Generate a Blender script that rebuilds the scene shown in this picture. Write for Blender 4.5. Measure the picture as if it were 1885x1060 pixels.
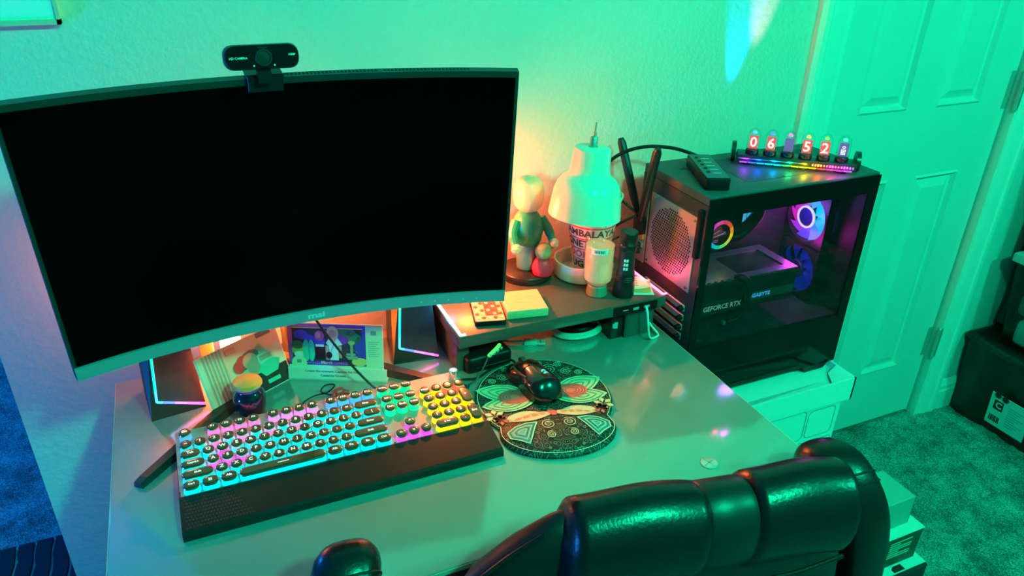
import bpy, bmesh, math, random
from mathutils import Matrix, Vector
random.seed(7)
for _o in list(bpy.data.objects): bpy.data.objects.remove(_o)
SC = bpy.context.scene
COL = SC.collection
rad = math.radians
PI = math.pi

# ---------------------------------------------------------------- camera, world, exposure
cam_d = bpy.data.cameras.new('camera'); cam = bpy.data.objects.new('camera', cam_d); COL.objects.link(cam)
cam_d.sensor_fit = 'HORIZONTAL'; cam_d.sensor_width = 36; cam_d.lens = 1371.58*36/1885
cam_d.clip_start = .02; cam_d.clip_end = 60
_p, _y, _r = rad(27.458), rad(24.420), rad(1.4655)
_f = Vector((math.sin(_y)*math.cos(_p), math.cos(_y)*math.cos(_p), -math.sin(_p)))
_rt = Vector((math.cos(_y), -math.sin(_y), 0)); _up = _rt.cross(_f)
_r2 = _rt*math.cos(_r)+_up*math.sin(_r); _u2 = -_rt*math.sin(_r)+_up*math.cos(_r)
cam.matrix_world = Matrix(((_r2.x, _u2.x, -_f.x, 0), (_r2.y, _u2.y, -_f.y, 0), (_r2.z, _u2.z, -_f.z, 1.5), (0, 0, 0, 1)))
SC.camera = cam
w = bpy.data.worlds.new('world'); SC.world = w; w.use_nodes = True
w.node_tree.nodes['Background'].inputs[0].default_value = (.35, .6, .75, 1)
w.node_tree.nodes['Background'].inputs[1].default_value = .003
SC.view_settings.view_transform = 'Standard'; SC.view_settings.look = 'None'
SC.view_settings.gamma = 1; SC.view_settings.use_curve_mapping = False
SC.view_settings.exposure = 0.0

GREEN_W, GREEN2_W, BLUE_W, BLUE2_W, ORANGE_W, BACK_W = 118, 98, 50, 115, 7.0, 9.5
def point(name, loc, col, watts, r, parent=None):
    d = bpy.data.lights.new(name, 'POINT'); d.color = col; d.energy = watts; d.shadow_soft_size = r
    o = bpy.data.objects.new(name, d); COL.objects.link(o); o.location = loc
    if name in ('fan_light', 'pump_light', 'led_light', 'bar_light'): d.specular_factor = 0.
    if parent: o.parent = parent; o.matrix_local = WM[parent.name].inverted() @ Matrix.Translation(loc)
    return o

def spot(nm, loc, tgt, col_, watts, ang_, blend, parent):
    d_ = bpy.data.lights.new(nm, 'SPOT'); d_.color = col_; d_.energy = watts; d_.spot_size = rad(ang_); d_.spot_blend = blend; d_.shadow_soft_size = .004; d_.specular_factor = 0
    o_ = bpy.data.objects.new(nm, d_); COL.objects.link(o_); o_.parent = parent
    o_.matrix_local = WM[parent.name].inverted() @ Matrix.Translation(loc) @ (Vector(tgt)-Vector(loc)).to_track_quat('-Z', 'Y').to_matrix().to_4x4()
# ---------------------------------------------------------------- materials
MATS = {}
def P(name, col, rough=.5, metal=0., emit=None, es=0., coat=0., bump=None, spec=None, vary=None, alpha=None, trans=None, ior=None):
    """bump=(scale,strength[,distance]); vary=(scale, amount) noise on colour"""
    if name in MATS: return MATS[name]
    m = bpy.data.materials.new(name); m.use_nodes = True; nt = m.node_tree; b = nt.nodes['Principled BSDF']
    I = b.inputs
    I['Base Color'].default_value = (*col, 1); I['Roughness'].default_value = rough; I['Metallic'].default_value = metal
    if emit: I['Emission Color'].default_value = (*emit, 1); I['Emission Strength'].default_value = es
    if coat: I['Coat Weight'].default_value = coat; I['Coat Roughness'].default_value = .06
    if spec is not None: I['Specular IOR Level'].default_value = spec
    if ior: I['IOR'].default_value = ior
    if trans: I['Transmission Weight'].default_value = trans
    if alpha is not None: I['Alpha'].default_value = alpha
    if bump or vary:
        tc = nt.nodes.new('ShaderNodeTexCoord')
    if bump:
        n = nt.nodes.new('ShaderNodeTexNoise'); n.inputs['Scale'].default_value = bump[0]; n.inputs['Detail'].default_value = 3
        nt.links.new(tc.outputs['Object'], n.inputs['Vector'])
        bp = nt.nodes.new('ShaderNodeBump'); bp.inputs['Strength'].default_value = bump[1]
        bp.inputs['Distance'].default_value = bump[2] if len(bump) > 2 else .002
        nt.links.new(n.outputs['Fac'], bp.inputs['Height']); nt.links.new(bp.outputs['Normal'], I['Normal'])
    if vary:
        n = nt.nodes.new('ShaderNodeTexNoise'); n.inputs['Scale'].default_value = vary[0]; n.inputs['Detail'].default_value = 4
        nt.links.new(tc.outputs['Object'], n.inputs['Vector'])
        r = nt.nodes.new('ShaderNodeValToRGB'); a = vary[1]
        r.color_ramp.elements[0].position = .3; r.color_ramp.elements[1].position = .7
        r.color_ramp.elements[0].color = (*[c*(1-a) for c in col], 1); r.color_ramp.elements[1].color = (*[min(1, c*(1+a)) for c in col], 1)
        nt.links.new(n.outputs['Fac'], r.inputs['Fac']); nt.links.new(r.outputs['Color'], I['Base Color'])
    MATS[name] = m
    return m
def EM(name, col, s, base=None):
    return P(name, base or tuple(c*.3 for c in col), .4, emit=col, es=s)
def glassy(name, tint, rough=.03, ior=1.45):
    """thin sheet of glass: clear tinted see-through with a Fresnel sheen"""
    if name in MATS: return MATS[name]
    m = bpy.data.materials.new(name); m.use_nodes = True; nt = m.node_tree; nt.nodes.remove(nt.nodes['Principled BSDF'])
    t = nt.nodes.new('ShaderNodeBsdfTransparent'); t.inputs[0].default_value = (*tint, 1)
    g = nt.nodes.new('ShaderNodeBsdfGlossy'); g.inputs['Roughness'].default_value = rough
    lw = nt.nodes.new('ShaderNodeLayerWeight'); lw.inputs['Blend'].default_value = .5
    pw = nt.nodes.new('ShaderNodeMath'); pw.operation = 'POWER'; pw.inputs[1].default_value = 5; nt.links.new(lw.outputs['Facing'], pw.inputs[0])
    f = nt.nodes.new('ShaderNodeMath'); f.operation = 'MULTIPLY_ADD'; r0 = ((ior-1)/(ior+1))**2; f.inputs[1].default_value = .9; f.inputs[2].default_value = r0; nt.links.new(pw.outputs[0], f.inputs[0])
    x = nt.nodes.new('ShaderNodeMixShader')
    nt.links.new(f.outputs[0], x.inputs[0]); nt.links.new(t.outputs[0], x.inputs[1]); nt.links.new(g.outputs[0], x.inputs[2])
    nt.links.new(x.outputs[0], nt.nodes['Material Output'].inputs[0]); MATS[name] = m
    return m

BLACK = P('black_plastic', (.008, .008, .010), .4, spec=.3)
BLACKG = P('black_gloss', (.003, .003, .004), .12, spec=.3)
BLACKM = P('black_matte', (.010, .010, .012), .65, spec=.3)
DKGREY = P('dark_grey', (.05, .05, .055), .45)
STEEL = P('bare_steel', (.55, .53, .5), .38, .8, bump=(300, .05))
CHROME = P('chrome', (.75, .75, .76), .15, 1)
WHITE = P('white_plastic', (.8, .8, .78), .35)
PAPER = P('white_paper', (.82, .81, .78), .7)
INK = P('ink_black', (.015, .015, .015), .7)
CABLE = P('black_cable', (.01, .01, .011), .45)
WCABLE = P('white_cable', (.75, .75, .74), .4)

# ---------------------------------------------------------------- geometry helpers
WM = {}   # world matrix of every thing (Empty) and of its parts
class G:
    def __init__(s): s.v = []; s.f = []; s.m = []
    def add(s, vs, fs, mi=0, M=None):
        k = len(s.v)
        s.v += [(M @ Vector(v)) if M else Vector(v) for v in vs]
        s.f += [[i+k for i in f] for f in fs]; s.m += [mi]*len(fs)
        return s
    def box(s, x0, x1, y0, y1, z0, z1, mi=0, M=None):
        vs = [(x, y, z) for z in (z0, z1) for y in (y0, y1) for x in (x0, x1)]
        return s.add(vs, [(0, 2, 3, 1), (4, 5, 7, 6), (0, 1, 5, 4), (2, 6, 7, 3), (0, 4, 6, 2), (1, 3, 7, 5)], mi, M)
    def rbox(s, x0, x1, y0, y1, z0, z1, r=.003, seg=2, mi=0, M=None, vert=False):
        bm = bmesh.new(); bmesh.ops.create_cube(bm, size=1)
        for v in bm.verts:
            v.co = Vector(((x0+x1)/2+v.co.x*(x1-x0), (y0+y1)/2+v.co.y*(y1-y0), (z0+z1)/2+v.co.z*(z1-z0)))
        ed = [e for e in bm.edges if (not vert) or abs(e.verts[0].co.z-e.verts[1].co.z) > 1e-6]
        bmesh.ops.bevel(bm, geom=ed, offset=r, segments=seg, affect='EDGES', profile=.5)
        return s.bm(bm, mi, M)
    def bm(s, bm, mi=0, M=None):
        bm.verts.index_update()
        s.add([v.co.copy() for v in bm.verts], [[v.index for v in f.verts] for f in bm.faces], mi, M); bm.free(); return s
    def cyl(s, p0, p1, r0, r1=None, n=16, mi=0, M=None):
        p0 = Vector(p0); p1 = Vector(p1); r1 = r0 if r1 is None else r1
        q = (p1-p0).to_track_quat('Z', 'Y').to_matrix()
        vs = []
        for p, r in ((p0, r0), (p1, r1)):
            vs += [p+q @ Vector((r*math.cos(2*PI*i/n), r*math.sin(2*PI*i/n), 0)) for i in range(n)]
        fs = [(i, (i+1) % n, n+(i+1) % n, n+i) for i in range(n)]
        fs += [list(range(n))[::-1], list(range(n, 2*n))]
        return s.add(vs, fs, mi, M)
    def lathe(s, prof, c=(0, 0, 0), n=32, mi=0, M=None, close=False):
        c = Vector(c); vs = []; k = len(prof)
        for r, z in prof:
            vs += [c+Vector((r*math.cos(2*PI*i/n), r*math.sin(2*PI*i/n), z)) for i in range(n)]
        fs = []
        for j in range(k-1 if not close else k):
            a, b = j*n, ((j+1) % k)*n
            fs += [(a+i, a+(i+1) % n, b+(i+1) % n, b+i) for i in range(n)]
        if not close:
            if prof[0][0] > 1e-6: fs.append(list(range(n))[::-1])
            if prof[-1][0] > 1e-6: fs.append(list(range((k-1)*n, k*n)))
        return s.add(vs, fs, mi, M)
    def tube(s, pts, r, n=8, mi=0, M=None, closed=False, smooth=0):
        pts = [Vector(p) for p in pts]
        if smooth: pts = catmull(pts, smooth, closed)
        rs = r if isinstance(r, (list, tuple)) else [r]*len(pts)
        if len(rs) != len(pts): rs = [rs[int(i*(len(rs)-1)/(len(pts)-1)+.5)] for i in range(len(pts))]
        k = len(pts); vs = []; N = None
        for i, p in enumerate(pts):
            a = pts[(i-1) % k] if (closed or i > 0) else p
            b = pts[(i+1) % k] if (closed or i < k-1) else p
            t = (b-a).normalized()
            if N is None:
                N = t.orthogonal().normalized()
            else:
                N = (N-t*N.dot(t)); N = N.normalized() if N.length > 1e-6 else t.orthogonal().normalized()
            B = t.cross(N)
            vs += [p+(N*math.cos(2*PI*j/n)+B*math.sin(2*PI*j/n))*rs[i] for j in range(n)]
        fs = []
        for i in range(k if closed else k-1):
            a, b = i*n, ((i+1) % k)*n
            fs += [(a+j, a+(j+1) % n, b+(j+1) % n, b+j) for j in range(n)]
        if not closed: fs += [list(range(n))[::-1], list(range((k-1)*n, k*n))]
        return s.add(vs, fs, mi, M)
    def prism(s, poly, z0, z1, mi=0, M=None):
        n = len(poly)
        vs = [(x, y, z0) for x, y in poly]+[(x, y, z1) for x, y in poly]
        return s.add(vs, [list(range(n))[::-1], list(range(n, 2*n))]+[(i, (i+1) % n, n+(i+1) % n, n+i) for i in range(n)], mi, M)
    def poly(s, pts, mi=0, M=None): return s.add(pts, [list(range(len(pts)))], mi, M)
    def ribbon(s, pts, wd, mi=0, M=None, up=(0, 0, 1)):
        """flat printed stroke along a polyline"""
        pts = [Vector(p) for p in pts]; up = Vector(up); vs = []
        for i, p in enumerate(pts):
            t = (pts[min(i+1, len(pts)-1)]-pts[max(i-1, 0)])
            sd = t.cross(up); sd = sd.normalized() if sd.length > 1e-9 else Vector((1, 0, 0))
            vs += [p+sd*wd/2, p-sd*wd/2]
        return s.add(vs, [(2*i, 2*i+1, 2*i+3, 2*i+2) for i in range(len(pts)-1)], mi, M)
    def build(s, name, mats, parent=None, smooth=32, local=False, **kw):
        me = bpy.data.meshes.new(name)
        W = WM.get(parent.name, Matrix()) if parent else Matrix()
        inv = Matrix() if local else W.inverted()
        me.from_pydata([inv @ v for v in s.v], [], s.f)
        if not isinstance(mats, (list, tuple)): mats = [mats]
        for m in mats: me.materials.append(m)
        me.polygons.foreach_set('material_index', s.m)
        me.update()
        if smooth:
            me.shade_smooth(); me.set_sharp_from_angle(angle=rad(smooth))
        return link(name, me, parent, **kw)
def link(name, me, parent=None, label=None, cat=None, group=None, kind=None):
    o = bpy.data.objects.new(name, me); COL.objects.link(o)
    if parent: o.parent = parent
    WM[o.name] = WM.get(parent.name, Matrix()) if parent else Matrix()
    return tag(o, label, cat, group, kind)
def tag(o, label=None, cat=None, group=None, kind=None):
    if label: o['label'] = label
    if cat: o['category'] = cat
    if group: o['group'] = group
    if kind: o['kind'] = kind
    return o
def thing(name, loc, label, cat, rz=0, group=None):
    o = bpy.data.objects.new(name, None); COL.objects.link(o); o.empty_display_size = .02
    o.location = loc; o.rotation_euler = (0, 0, rz)
    WM[o.name] = Matrix.Translation(loc) @ Matrix.Rotation(rz, 4, 'Z')
    return tag(o, label, cat, group)
def catmull(p, k, closed=False):
    out = []; n = len(p)
    for i in range(n if closed else n-1):
        a = p[(i-1) % n] if (closed or i > 0) else p[i]*2-p[i+1]
        b = p[i]; c = p[(i+1) % n]; d = p[(i+2) % n] if (closed or i < n-2) else p[i+1]*2-p[i]
        for j in range(k):
            t = j/k
            out.append(.5*((2*b)+(c-a)*t+(2*a-5*b+4*c-d)*t*t+(3*b-a-3*c+d)*t**3))
    if not closed: out.append(p[-1])
    return out
TXT = {}
def text_geo(st, size, bold=0., align='CENTER'):
    k = (st, bold, align)
    if k not in TXT:
        c = bpy.data.curves.new('txt', 'FONT'); c.body = st; c.size = 1; c.align_x = align; c.align_y = 'CENTER'; c.resolution_u = 2; c.offset = bold
        o = bpy.data.objects.new('txt', c); me = bpy.data.meshes.new_from_object(o)
        TXT[k] = ([v.co.copy() for v in me.vertices], [list(p.vertices) for p in me.polygons])
        bpy.data.objects.remove(o); bpy.data.meshes.remove(me); bpy.data.curves.remove(c)
    v, f = TXT[k]
    return [x*size for x in v], f
def text(g, st, size, M, mi=0, bold=.02, align='CENTER', bend=None, sx=1.):
    v, f = text_geo(st, size, bold, align)
    v = [Vector((a.x*sx, a.y, a.z)) for a in v]
    if bend: v = [bend(a) for a in v]
    return g.add(v, f, mi, M)
def frame(o, ex, ey):
    """matrix whose local x, y run along ex, ey and z is the outward normal"""
    ex = Vector(ex).normalized(); ey = Vector(ey); ey = (ey-ex*ey.dot(ex)).normalized(); ez = ex.cross(ey)
    o = Vector(o)
    return Matrix(((ex.x, ey.x, ez.x, o.x), (ex.y, ey.y, ez.y, o.y), (ex.z, ey.z, ez.z, o.z), (0, 0, 0, 1)))
def T(x, y, z): return Matrix.Translation((x, y, z))
def RZ(a): return Matrix.Rotation(rad(a), 4, 'Z')
def RX(a): return Matrix.Rotation(rad(a), 4, 'X')
def RY(a): return Matrix.Rotation(rad(a), 4, 'Y')
def rectring(g, x0, x1, y0, y1, w_, z0, z1, mi=0, M=None):
    g.box(x0, x1, y0, y0+w_, z0, z1, mi, M); g.box(x0, x1, y1-w_, y1, z0, z1, mi, M)
    g.box(x0, x0+w_, y0+w_, y1-w_, z0, z1, mi, M); g.box(x1-w_, x1, y0+w_, y1-w_, z0, z1, mi, M)
def circle(cx, cy, r, n=24, a0=0, a1=2*PI, ry=None):
    ry = r if ry is None else ry
    full = abs(a1-a0-2*PI) < 1e-6
    m = n if full else n+1
    return [(cx+r*math.cos(a0+(a1-a0)*i/n), cy+ry*math.sin(a0+(a1-a0)*i/n)) for i in range(m)]

# ================================================================ the room
WALLY = 1.30
wallm = P('wall_paint', (.60, .62, .60), .62, bump=(95, .35, .003), vary=(3, .03))
trimm = P('white_trim_paint', (.74, .77, .75), .38, bump=(40, .03))
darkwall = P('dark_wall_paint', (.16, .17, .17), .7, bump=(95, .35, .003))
ceilm = P('ceiling_paint', (.3, .31, .3), .8, bump=(60, .4, .004))
def carpet_mat():
    m = P('carpet', (.17, .185, .19), .95, spec=.1)
    nt = m.node_tree; b = nt.nodes['Principled BSDF']; tc = nt.nodes.new('ShaderNodeTexCoord')
    n1 = nt.nodes.new('ShaderNodeTexNoise'); n1.inputs['Scale'].default_value = 9; n1.inputs['Detail'].default_value = 6; n1.inputs['Roughness'].default_value = .7
    n2 = nt.nodes.new('ShaderNodeTexNoise'); n2.inputs['Scale'].default_value = 260; n2.inputs['Detail'].default_value = 3
    mx = nt.nodes.new('ShaderNodeMath'); mx.operation = 'MULTIPLY'
    r = nt.nodes.new('ShaderNodeValToRGB')
    r.color_ramp.elements[0].position = .16; r.color_ramp.elements[0].color = (.10, .11, .105, 1)
    r.color_ramp.elements[1].position = .36; r.color_ramp.elements[1].color = (.50, .54, .52, 1)
    for n in (n1, n2): nt.links.new(tc.outputs['Object'], n.inputs['Vector'])
    nt.links.new(n1.outputs['Fac'], mx.inputs[0]); nt.links.new(n2.outputs['Fac'], mx.inputs[1])
    nt.links.new(mx.outputs[0], r.inputs['Fac']); nt.links.new(r.outputs['Color'], b.inputs['Base Color'])
    bp = nt.nodes.new('ShaderNodeBump'); bp.inputs['Strength'].default_value = .9; bp.inputs['Distance'].default_value = .008
    nt.links.new(n2.outputs['Fac'], bp.inputs['Height']); nt.links.new(bp.outputs['Normal'], b.inputs['Normal'])
    return m
CARPET = carpet_mat()
def pile(name, x0, x1, y0, y1, step, **kw):
    """relief of the carpet pile as a jittered grid"""
    nx = int((x1-x0)/step); ny = int((y1-y0)/step); g = G(); vs = []
    for j in range(ny+1):
        for i in range(nx+1):
            e = i in (0, nx) or j in (0, ny)
            vs.append((x0+(x1-x0)*i/nx+(0 if e else random.uniform(-.4, .4)*step), y0+(y1-y0)*j/ny+(0 if e else random.uniform(-.4, .4)*step), random.uniform(.0, .007)))
    fs = [(j*(nx+1)+i, j*(nx+1)+i+1, (j+1)*(nx+1)+i+1, (j+1)*(nx+1)+i) for j in range(ny) for i in range(nx)]
    g.add(vs, fs); return g.build(name, CARPET, **kw)
G().box(-2.4, 3.2, -2.3, 3.6, -.06, -.004).build('floor', CARPET, kind='structure', label='grey pile carpet covering the floor')
_fl = bpy.data.objects['floor']
pile('carpet_pile', 1.0, 2.9, .45, 1.315, .011, parent=_fl, kind='stuff')
pile('carpet_pile', -1.6, -.347, 1.2, 3.3, .013, parent=_fl, kind='stuff')
DX0, DX1, DTOP = 1.40, 2.07, 2.03      # door opening
g = G()
g.box(-.345, DX0-.02, WALLY, WALLY+.11, 0, 2.44); g.box(DX1+.02, 2.9, WALLY, WALLY+.11, 0, 2.44); g.box(DX0-.02, DX1+.02, WALLY, WALLY+.11, DTOP+.02, 2.44)
g.build('wall_back', wallm, smooth=0, kind='structure', label='light textured wall behind the desk')
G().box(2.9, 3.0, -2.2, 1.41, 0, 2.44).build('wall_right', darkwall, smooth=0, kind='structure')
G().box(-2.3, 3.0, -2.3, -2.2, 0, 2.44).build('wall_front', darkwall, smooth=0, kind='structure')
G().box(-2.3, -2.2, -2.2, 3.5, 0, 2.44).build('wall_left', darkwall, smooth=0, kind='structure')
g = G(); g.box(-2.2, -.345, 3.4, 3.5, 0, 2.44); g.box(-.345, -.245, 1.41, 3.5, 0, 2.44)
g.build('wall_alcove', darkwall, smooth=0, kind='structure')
G().box(-2.3, 3.0, -2.3, 3.5, 2.44, 2.54).build('ceiling', ceilm, smooth=0, kind='structure')

# door with six raised panels
dm = P('door_paint', (.66, .69, .67), .33, bump=(26, .04))
door = link('door_1', None) if False else None
dfy = 1.318                                  # face of the slab
d = G()
cols = ((1.512, 1.682), (1.784, 1.952)); rows = ((.215, .865), (1.05, 1.66), (1.74, 1.94))
xs = [DX0+.004, cols[0][0], cols[0][1], cols[1][0], cols[1][1], DX1-.004]
zs = [.015, rows[0][0], rows[0][1], rows[1][0], rows[1][1], rows[2][0], rows[2][1], DTOP-.003]
for i in (0, 2, 4): d.box(xs[i], xs[i+1], dfy, dfy+.035, zs[0], zs[-1])
for i in (0, 2, 4, 6):
    for c0, c1 in cols: d.box(c0, c1, dfy, dfy+.035, zs[i], zs[i+1])
door = d.build('door_1', dm, smooth=0, kind='structure', label='white six-panel door')
for c0, c1 in cols:
    for r0, r1 in rows:
        q = G(); b = .028; e = .012
        ring = lambda i, y: [(c0+i, y, r0+i), (c1-i, y, r0+i), (c1-i, y, r1-i), (c0+i, y, r1-i)]
        vs = ring(0, dfy)+ring(.006, dfy-.004)+ring(e, dfy+.009)+ring(e+.006, dfy+.010)+ring(e+b, dfy+.001)
        fs = []
        for k in range(4):
            for j in range(4): fs.append((k*4+j, k*4+(j+1) % 4, (k+1)*4+(j+1) % 4, (k+1)*4+j))
        fs.append((16, 17, 18, 19)); q.add(vs, fs); q.build('panel', dm, door, smooth=0)
hm = P('painted_hinge', (.42, .47, .45), .35, .4)
for z0, z1 in ((.232, .334), (1.026, 1.128), (1.78, 1.88)):
    h = G(); h.cyl((DX1+.002, WALLY-.004, z0), (DX1+.002, WALLY-.004, z1), .0065, n=12)
    h.cyl((DX1+.002, WALLY-.004, z0-.006), (DX1+.002, WALLY-.004, z0), .005, .0068, n=12); h.cyl((DX1+.002, WALLY-.004, z1), (DX1+.002, WALLY-.004, z1+.005), .0068, .004, n=12)
    h.box(DX1-.022, DX1, dfy-.002, dfy, z0, z1); h.box(DX1+.004, DX1+.03, WALLY-.006, WALLY-.001, z0, z1)
    for k in range(1, 5): h.cyl((DX1+.002, WALLY-.004, z0+(z1-z0)*k/5-.0006), (DX1+.002, WALLY-.004, z0+(z1-z0)*k/5+.0006), .0072, n=12)
    h.build('hinge', hm, door)
def casing(name, xa, xb, z0, z1, flip):
    c = G(); s = 1 if not flip else -1
    xo, xi = (xa, xb)
    pr = [(0, 0), (0, -.012), (.010, -.018), (.022, -.018), (.028, -.014), (.062, -.011), (.07, -.008), (.072, 0)]
    wd = abs(xb-xa); pts = [(xo+s*u*wd/.072, WALLY+v) for u, v in pr]
    if flip: pts = pts[::-1]
    c.prism(pts, z0, z1); return c.build(name, trimm, smooth=20, kind='structure')
casing('trim_1', DX0-.096, DX0-.012, 0, DTOP+.09, False)
casing('trim_2', DX1+.09, DX1+.012, 0, DTOP+.09, True)
g = G(); g.box(DX0-.014, DX0+.001, WALLY-.006, WALLY+.11, 0, DTOP+.012); g.box(DX1+.006, DX1+.016, WALLY-.006, WALLY+.11, 0, DTOP+.012)
g.box(DX0-.012, DX1+.016, WALLY, WALLY+.11, DTOP, DTOP+.012); g.build('trim_3', trimm, smooth=0, kind='structure')
def baseb(name, x0, x1):
    pr = [(WALLY, 0), (WALLY-.014, 0), (WALLY-.014, .075), (WALLY-.011, .082), (WALLY-.011, .095), (WALLY-.006, .108), (WALLY-.004, .115), (WALLY, .115)]
    b = G(); n = len(pr)
    vs = [(x0, y, z) for y, z in pr]+[(x1, y, z) for y, z in pr]
    b.add(vs, [list(range(n)), list(range(n, 2*n))[::-1]]+[(i, n+i, n+(i+1) % n, (i+1) % n) for i in range(n)])
    b.build(name, trimm, smooth=0, kind='structure')
baseb('baseboard_back', DX1+.09, 2.9); baseb('baseboard_desk', -.345, DX0-.096)

# ---------------------------------------------------------------- lamps of the room and added lights (out of view)
t = thing('ceiling_lamp', (.66, -.58, 2.44), 'round white ceiling lamp glowing green behind the viewer', 'lamp')
g = G(); g.lathe([(.15, 0), (.15, -.012), (.12, -.03), (.05, -.035), (.03, -.06), (.0, -.06)], (.66, -.58, 2.44)); g.build('base', WHITE, t)
point('bulb_light', (.66, -.58, 2.29), (.004, 1.0, .44), GREEN_W, .075, t)
t = thing('ceiling_lamp', (2.1, -.7, 2.44), 'added unseen green ceiling light evening out the door side', 'lamp')  # second lamp added to spread the green evenly towards the door
g = G(); g.lathe([(.15, 0), (.15, -.012), (.12, -.03), (.05, -.035), (.03, -.06), (.0, -.06)], (2.1, -.7, 2.44)); g.build('base', WHITE, t)
point('bulb_light', (2.1, -.7, 2.29), (.002, 1.0, .50), GREEN2_W, .075, t)
t = thing('floor_lamp', (-1.35, .75, 0), 'slim black floor lamp glowing blue left of the desk', 'lamp')
g = G(); g.lathe([(.0, 0), (.12, 0), (.12, .015), (.02, .025), (.012, .05), (.012, .68), (0, .68)], (-1.35, .75, 0)); g.build('stand', BLACK, t)
point('bulb_light', (-1.35, .75, .78), (.02, .25, 1.0), BLUE_W, .06, t)

t = thing('added_alcove_light', (-1.5, 2.6, 0), 'added unseen blue light brightening the alcove past the wall corner', 'lamp')  # stand and bulb added to brighten the carpet past the corner
g = G(); g.lathe([(.0, 0), (.12, 0), (.12, .015), (.02, .025), (.012, .05), (.012, 1.5), (0, 1.5)], (-1.5, 2.6, 0)); g.build('stand', BLACK, t)
point('bulb_light', (-1.5, 2.6, 1.6), (.0, .22, 1.0), BLUE2_W, .06, t)
# ---------------------------------------------------------------- poster, mat
t = thing('wall_poster', (-.237, WALLY, 1.333), 'bright white framed sheet hanging on the wall above the monitor', 'poster')
g = G(); g.box(-.333, -.139, WALLY-.012, WALLY, 1.331, 1.62); g.build('backing_board', P('poster_white', (.9, .9, .88), .4), t, smooth=0)
g = G()
for a, b, c, e in ((-.336, -.136, 1.328, 1.335), (-.336, -.136, 1.617, 1.624), (-.336, -.331, 1.328, 1.624), (-.141, -.136, 1.328, 1.624)): g.box(a, b, WALLY-.016, WALLY, c, e)
g.build('frame', P('pale_frame', (.62, .55, .42), .4), t, smooth=0)
g = G(); text(g, '- - -', .02, frame((-.22, WALLY-.0125, 1.36), (1, 0, 0), (0, 0, 1)), 0); g.build('print', P('poster_ink', (.4, .7, .7), .6), t)
t = thing('floor_mat', (-.75, 1.5, 0), 'black slatted mat lying on the blue-lit carpet past the wall corner', 'mat')
g = G(); g.rbox(-1.3, -.40, 1.33, 1.752, .006, .013, .003, 1); g.build('backing', P('mat_backing', (.8, .82, .85), .8, bump=(200, .4)), t)
for i in range(22):
    x = -1.295+i*.0408; g = G(); n = 14; top = []; bot = []
    for k in range(n+1):
        y = 1.335+.413*k/n; wv = .0022*math.sin(k*1.3+i)+.0015*math.sin(k*2.9+i*2)
        top.append((x+.002+wv, y)); bot.append((x+.0355+.0018*math.sin(k*1.7+i*1.1), y))
    g.prism(top[::-1]+bot, .012, .022); g.build('slat', BLACKM, t, smooth=20)

# ================================================================ desk
DZ = .74; dx0, dx1, dy0, dy1 = -.182, .812, .648, 1.255
def desk_mat():
    m = P('desk_glass', (.42, .41, .40), .2, .35, spec=.8, coat=.5)
    nt = m.node_tree; b = nt.nodes['Principled BSDF']; tc = nt.nodes.new('ShaderNodeTexCoord')
    n = nt.nodes.new('ShaderNodeTexNoise'); n.inputs['Scale'].default_value = 7; n.inputs['Detail'].default_value = 8; n.inputs['Roughness'].default_value = .65
    r = nt.nodes.new('ShaderNodeValToRGB'); r.color_ramp.elements[0].color = (.36, .35, .34, 1); r.color_ramp.elements[1].color = (.47, .455, .44, 1)
    mr = nt.nodes.new('ShaderNodeMapRange'); mr.inputs[3].default_value = .05; mr.inputs[4].default_value = .17
    nt.links.new(tc.outputs['Object'], n.inputs['Vector']); nt.links.new(n.outputs['Fac'], r.inputs['Fac']); nt.links.new(r.outputs['Color'], b.inputs['Base Color'])
    nt.links.new(n.outputs['Fac'], mr.inputs[0]); nt.links.new(mr.outputs[0], b.inputs['Roughness'])
    return m
t = thing('desk', (.315, .95, 0), 'grey glass-topped desk with smooth reflective surface', 'desk')
g = G(); g.rbox(dx0, dx1, dy0, dy1, DZ-.010, DZ, .0018, 2); g.build('top', desk_mat(), t)
edge = P('desk_edge', (.55, .5, .44), .35)
g = G()
for a in ((dx0-.0012, dx0, dy0, dy1), (dx1, dx1+.0012, dy0, dy1), (dx0, dx1, dy0-.0012, dy0)): g.box(a[0], a[1], a[2], a[3], DZ-.0085, DZ-.0012)
g.build('edge_band', edge, t, smooth=0)
for x in (dx0+.04, dx1-.08):
    for y in (dy0+.05, dy1-.09):
        g = G(); g.rbox(x, x+.04, y, y+.04, 0, DZ-.035, .004, 1); g.build('leg', DKGREY, t)
g = G()
for y in (dy0+.05, dy1-.09): g.box(dx0+.04, dx1-.04, y, y+.04, DZ-.04, DZ-.0105)
for x in (dx0+.04, dx1-.08): g.box(x, x+.04, dy0+.09, dy1-.09, DZ-.04, DZ-.0105)
g.build('frame', DKGREY, t, smooth=0)
t = thing('metal_disc', (.652, .687, DZ), 'silvery round disc lying near the front of the desk', 'disc')
g = G(); g.lathe([(0, 0), (.0125, 0), (.0132, .0008), (.0132, .0016), (.012, .0022), (0, .0022)], (.652, .687, DZ)); g.build('disc', P('disc_silver', (.7, .72, .7), .3, .5), t)
g = G()
for a in (20, 110): 
    c = math.cos(rad(a)); s_ = math.sin(rad(a)); g.ribbon([(.652-c*.0115, .687-s_*.0115, DZ+.0024), (.652+c*.0115, .687+s_*.0115, DZ+.0024)], .0022)
g.build('cross_mark', P('disc_mark', (.35, .38, .36), .5), t)

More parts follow.
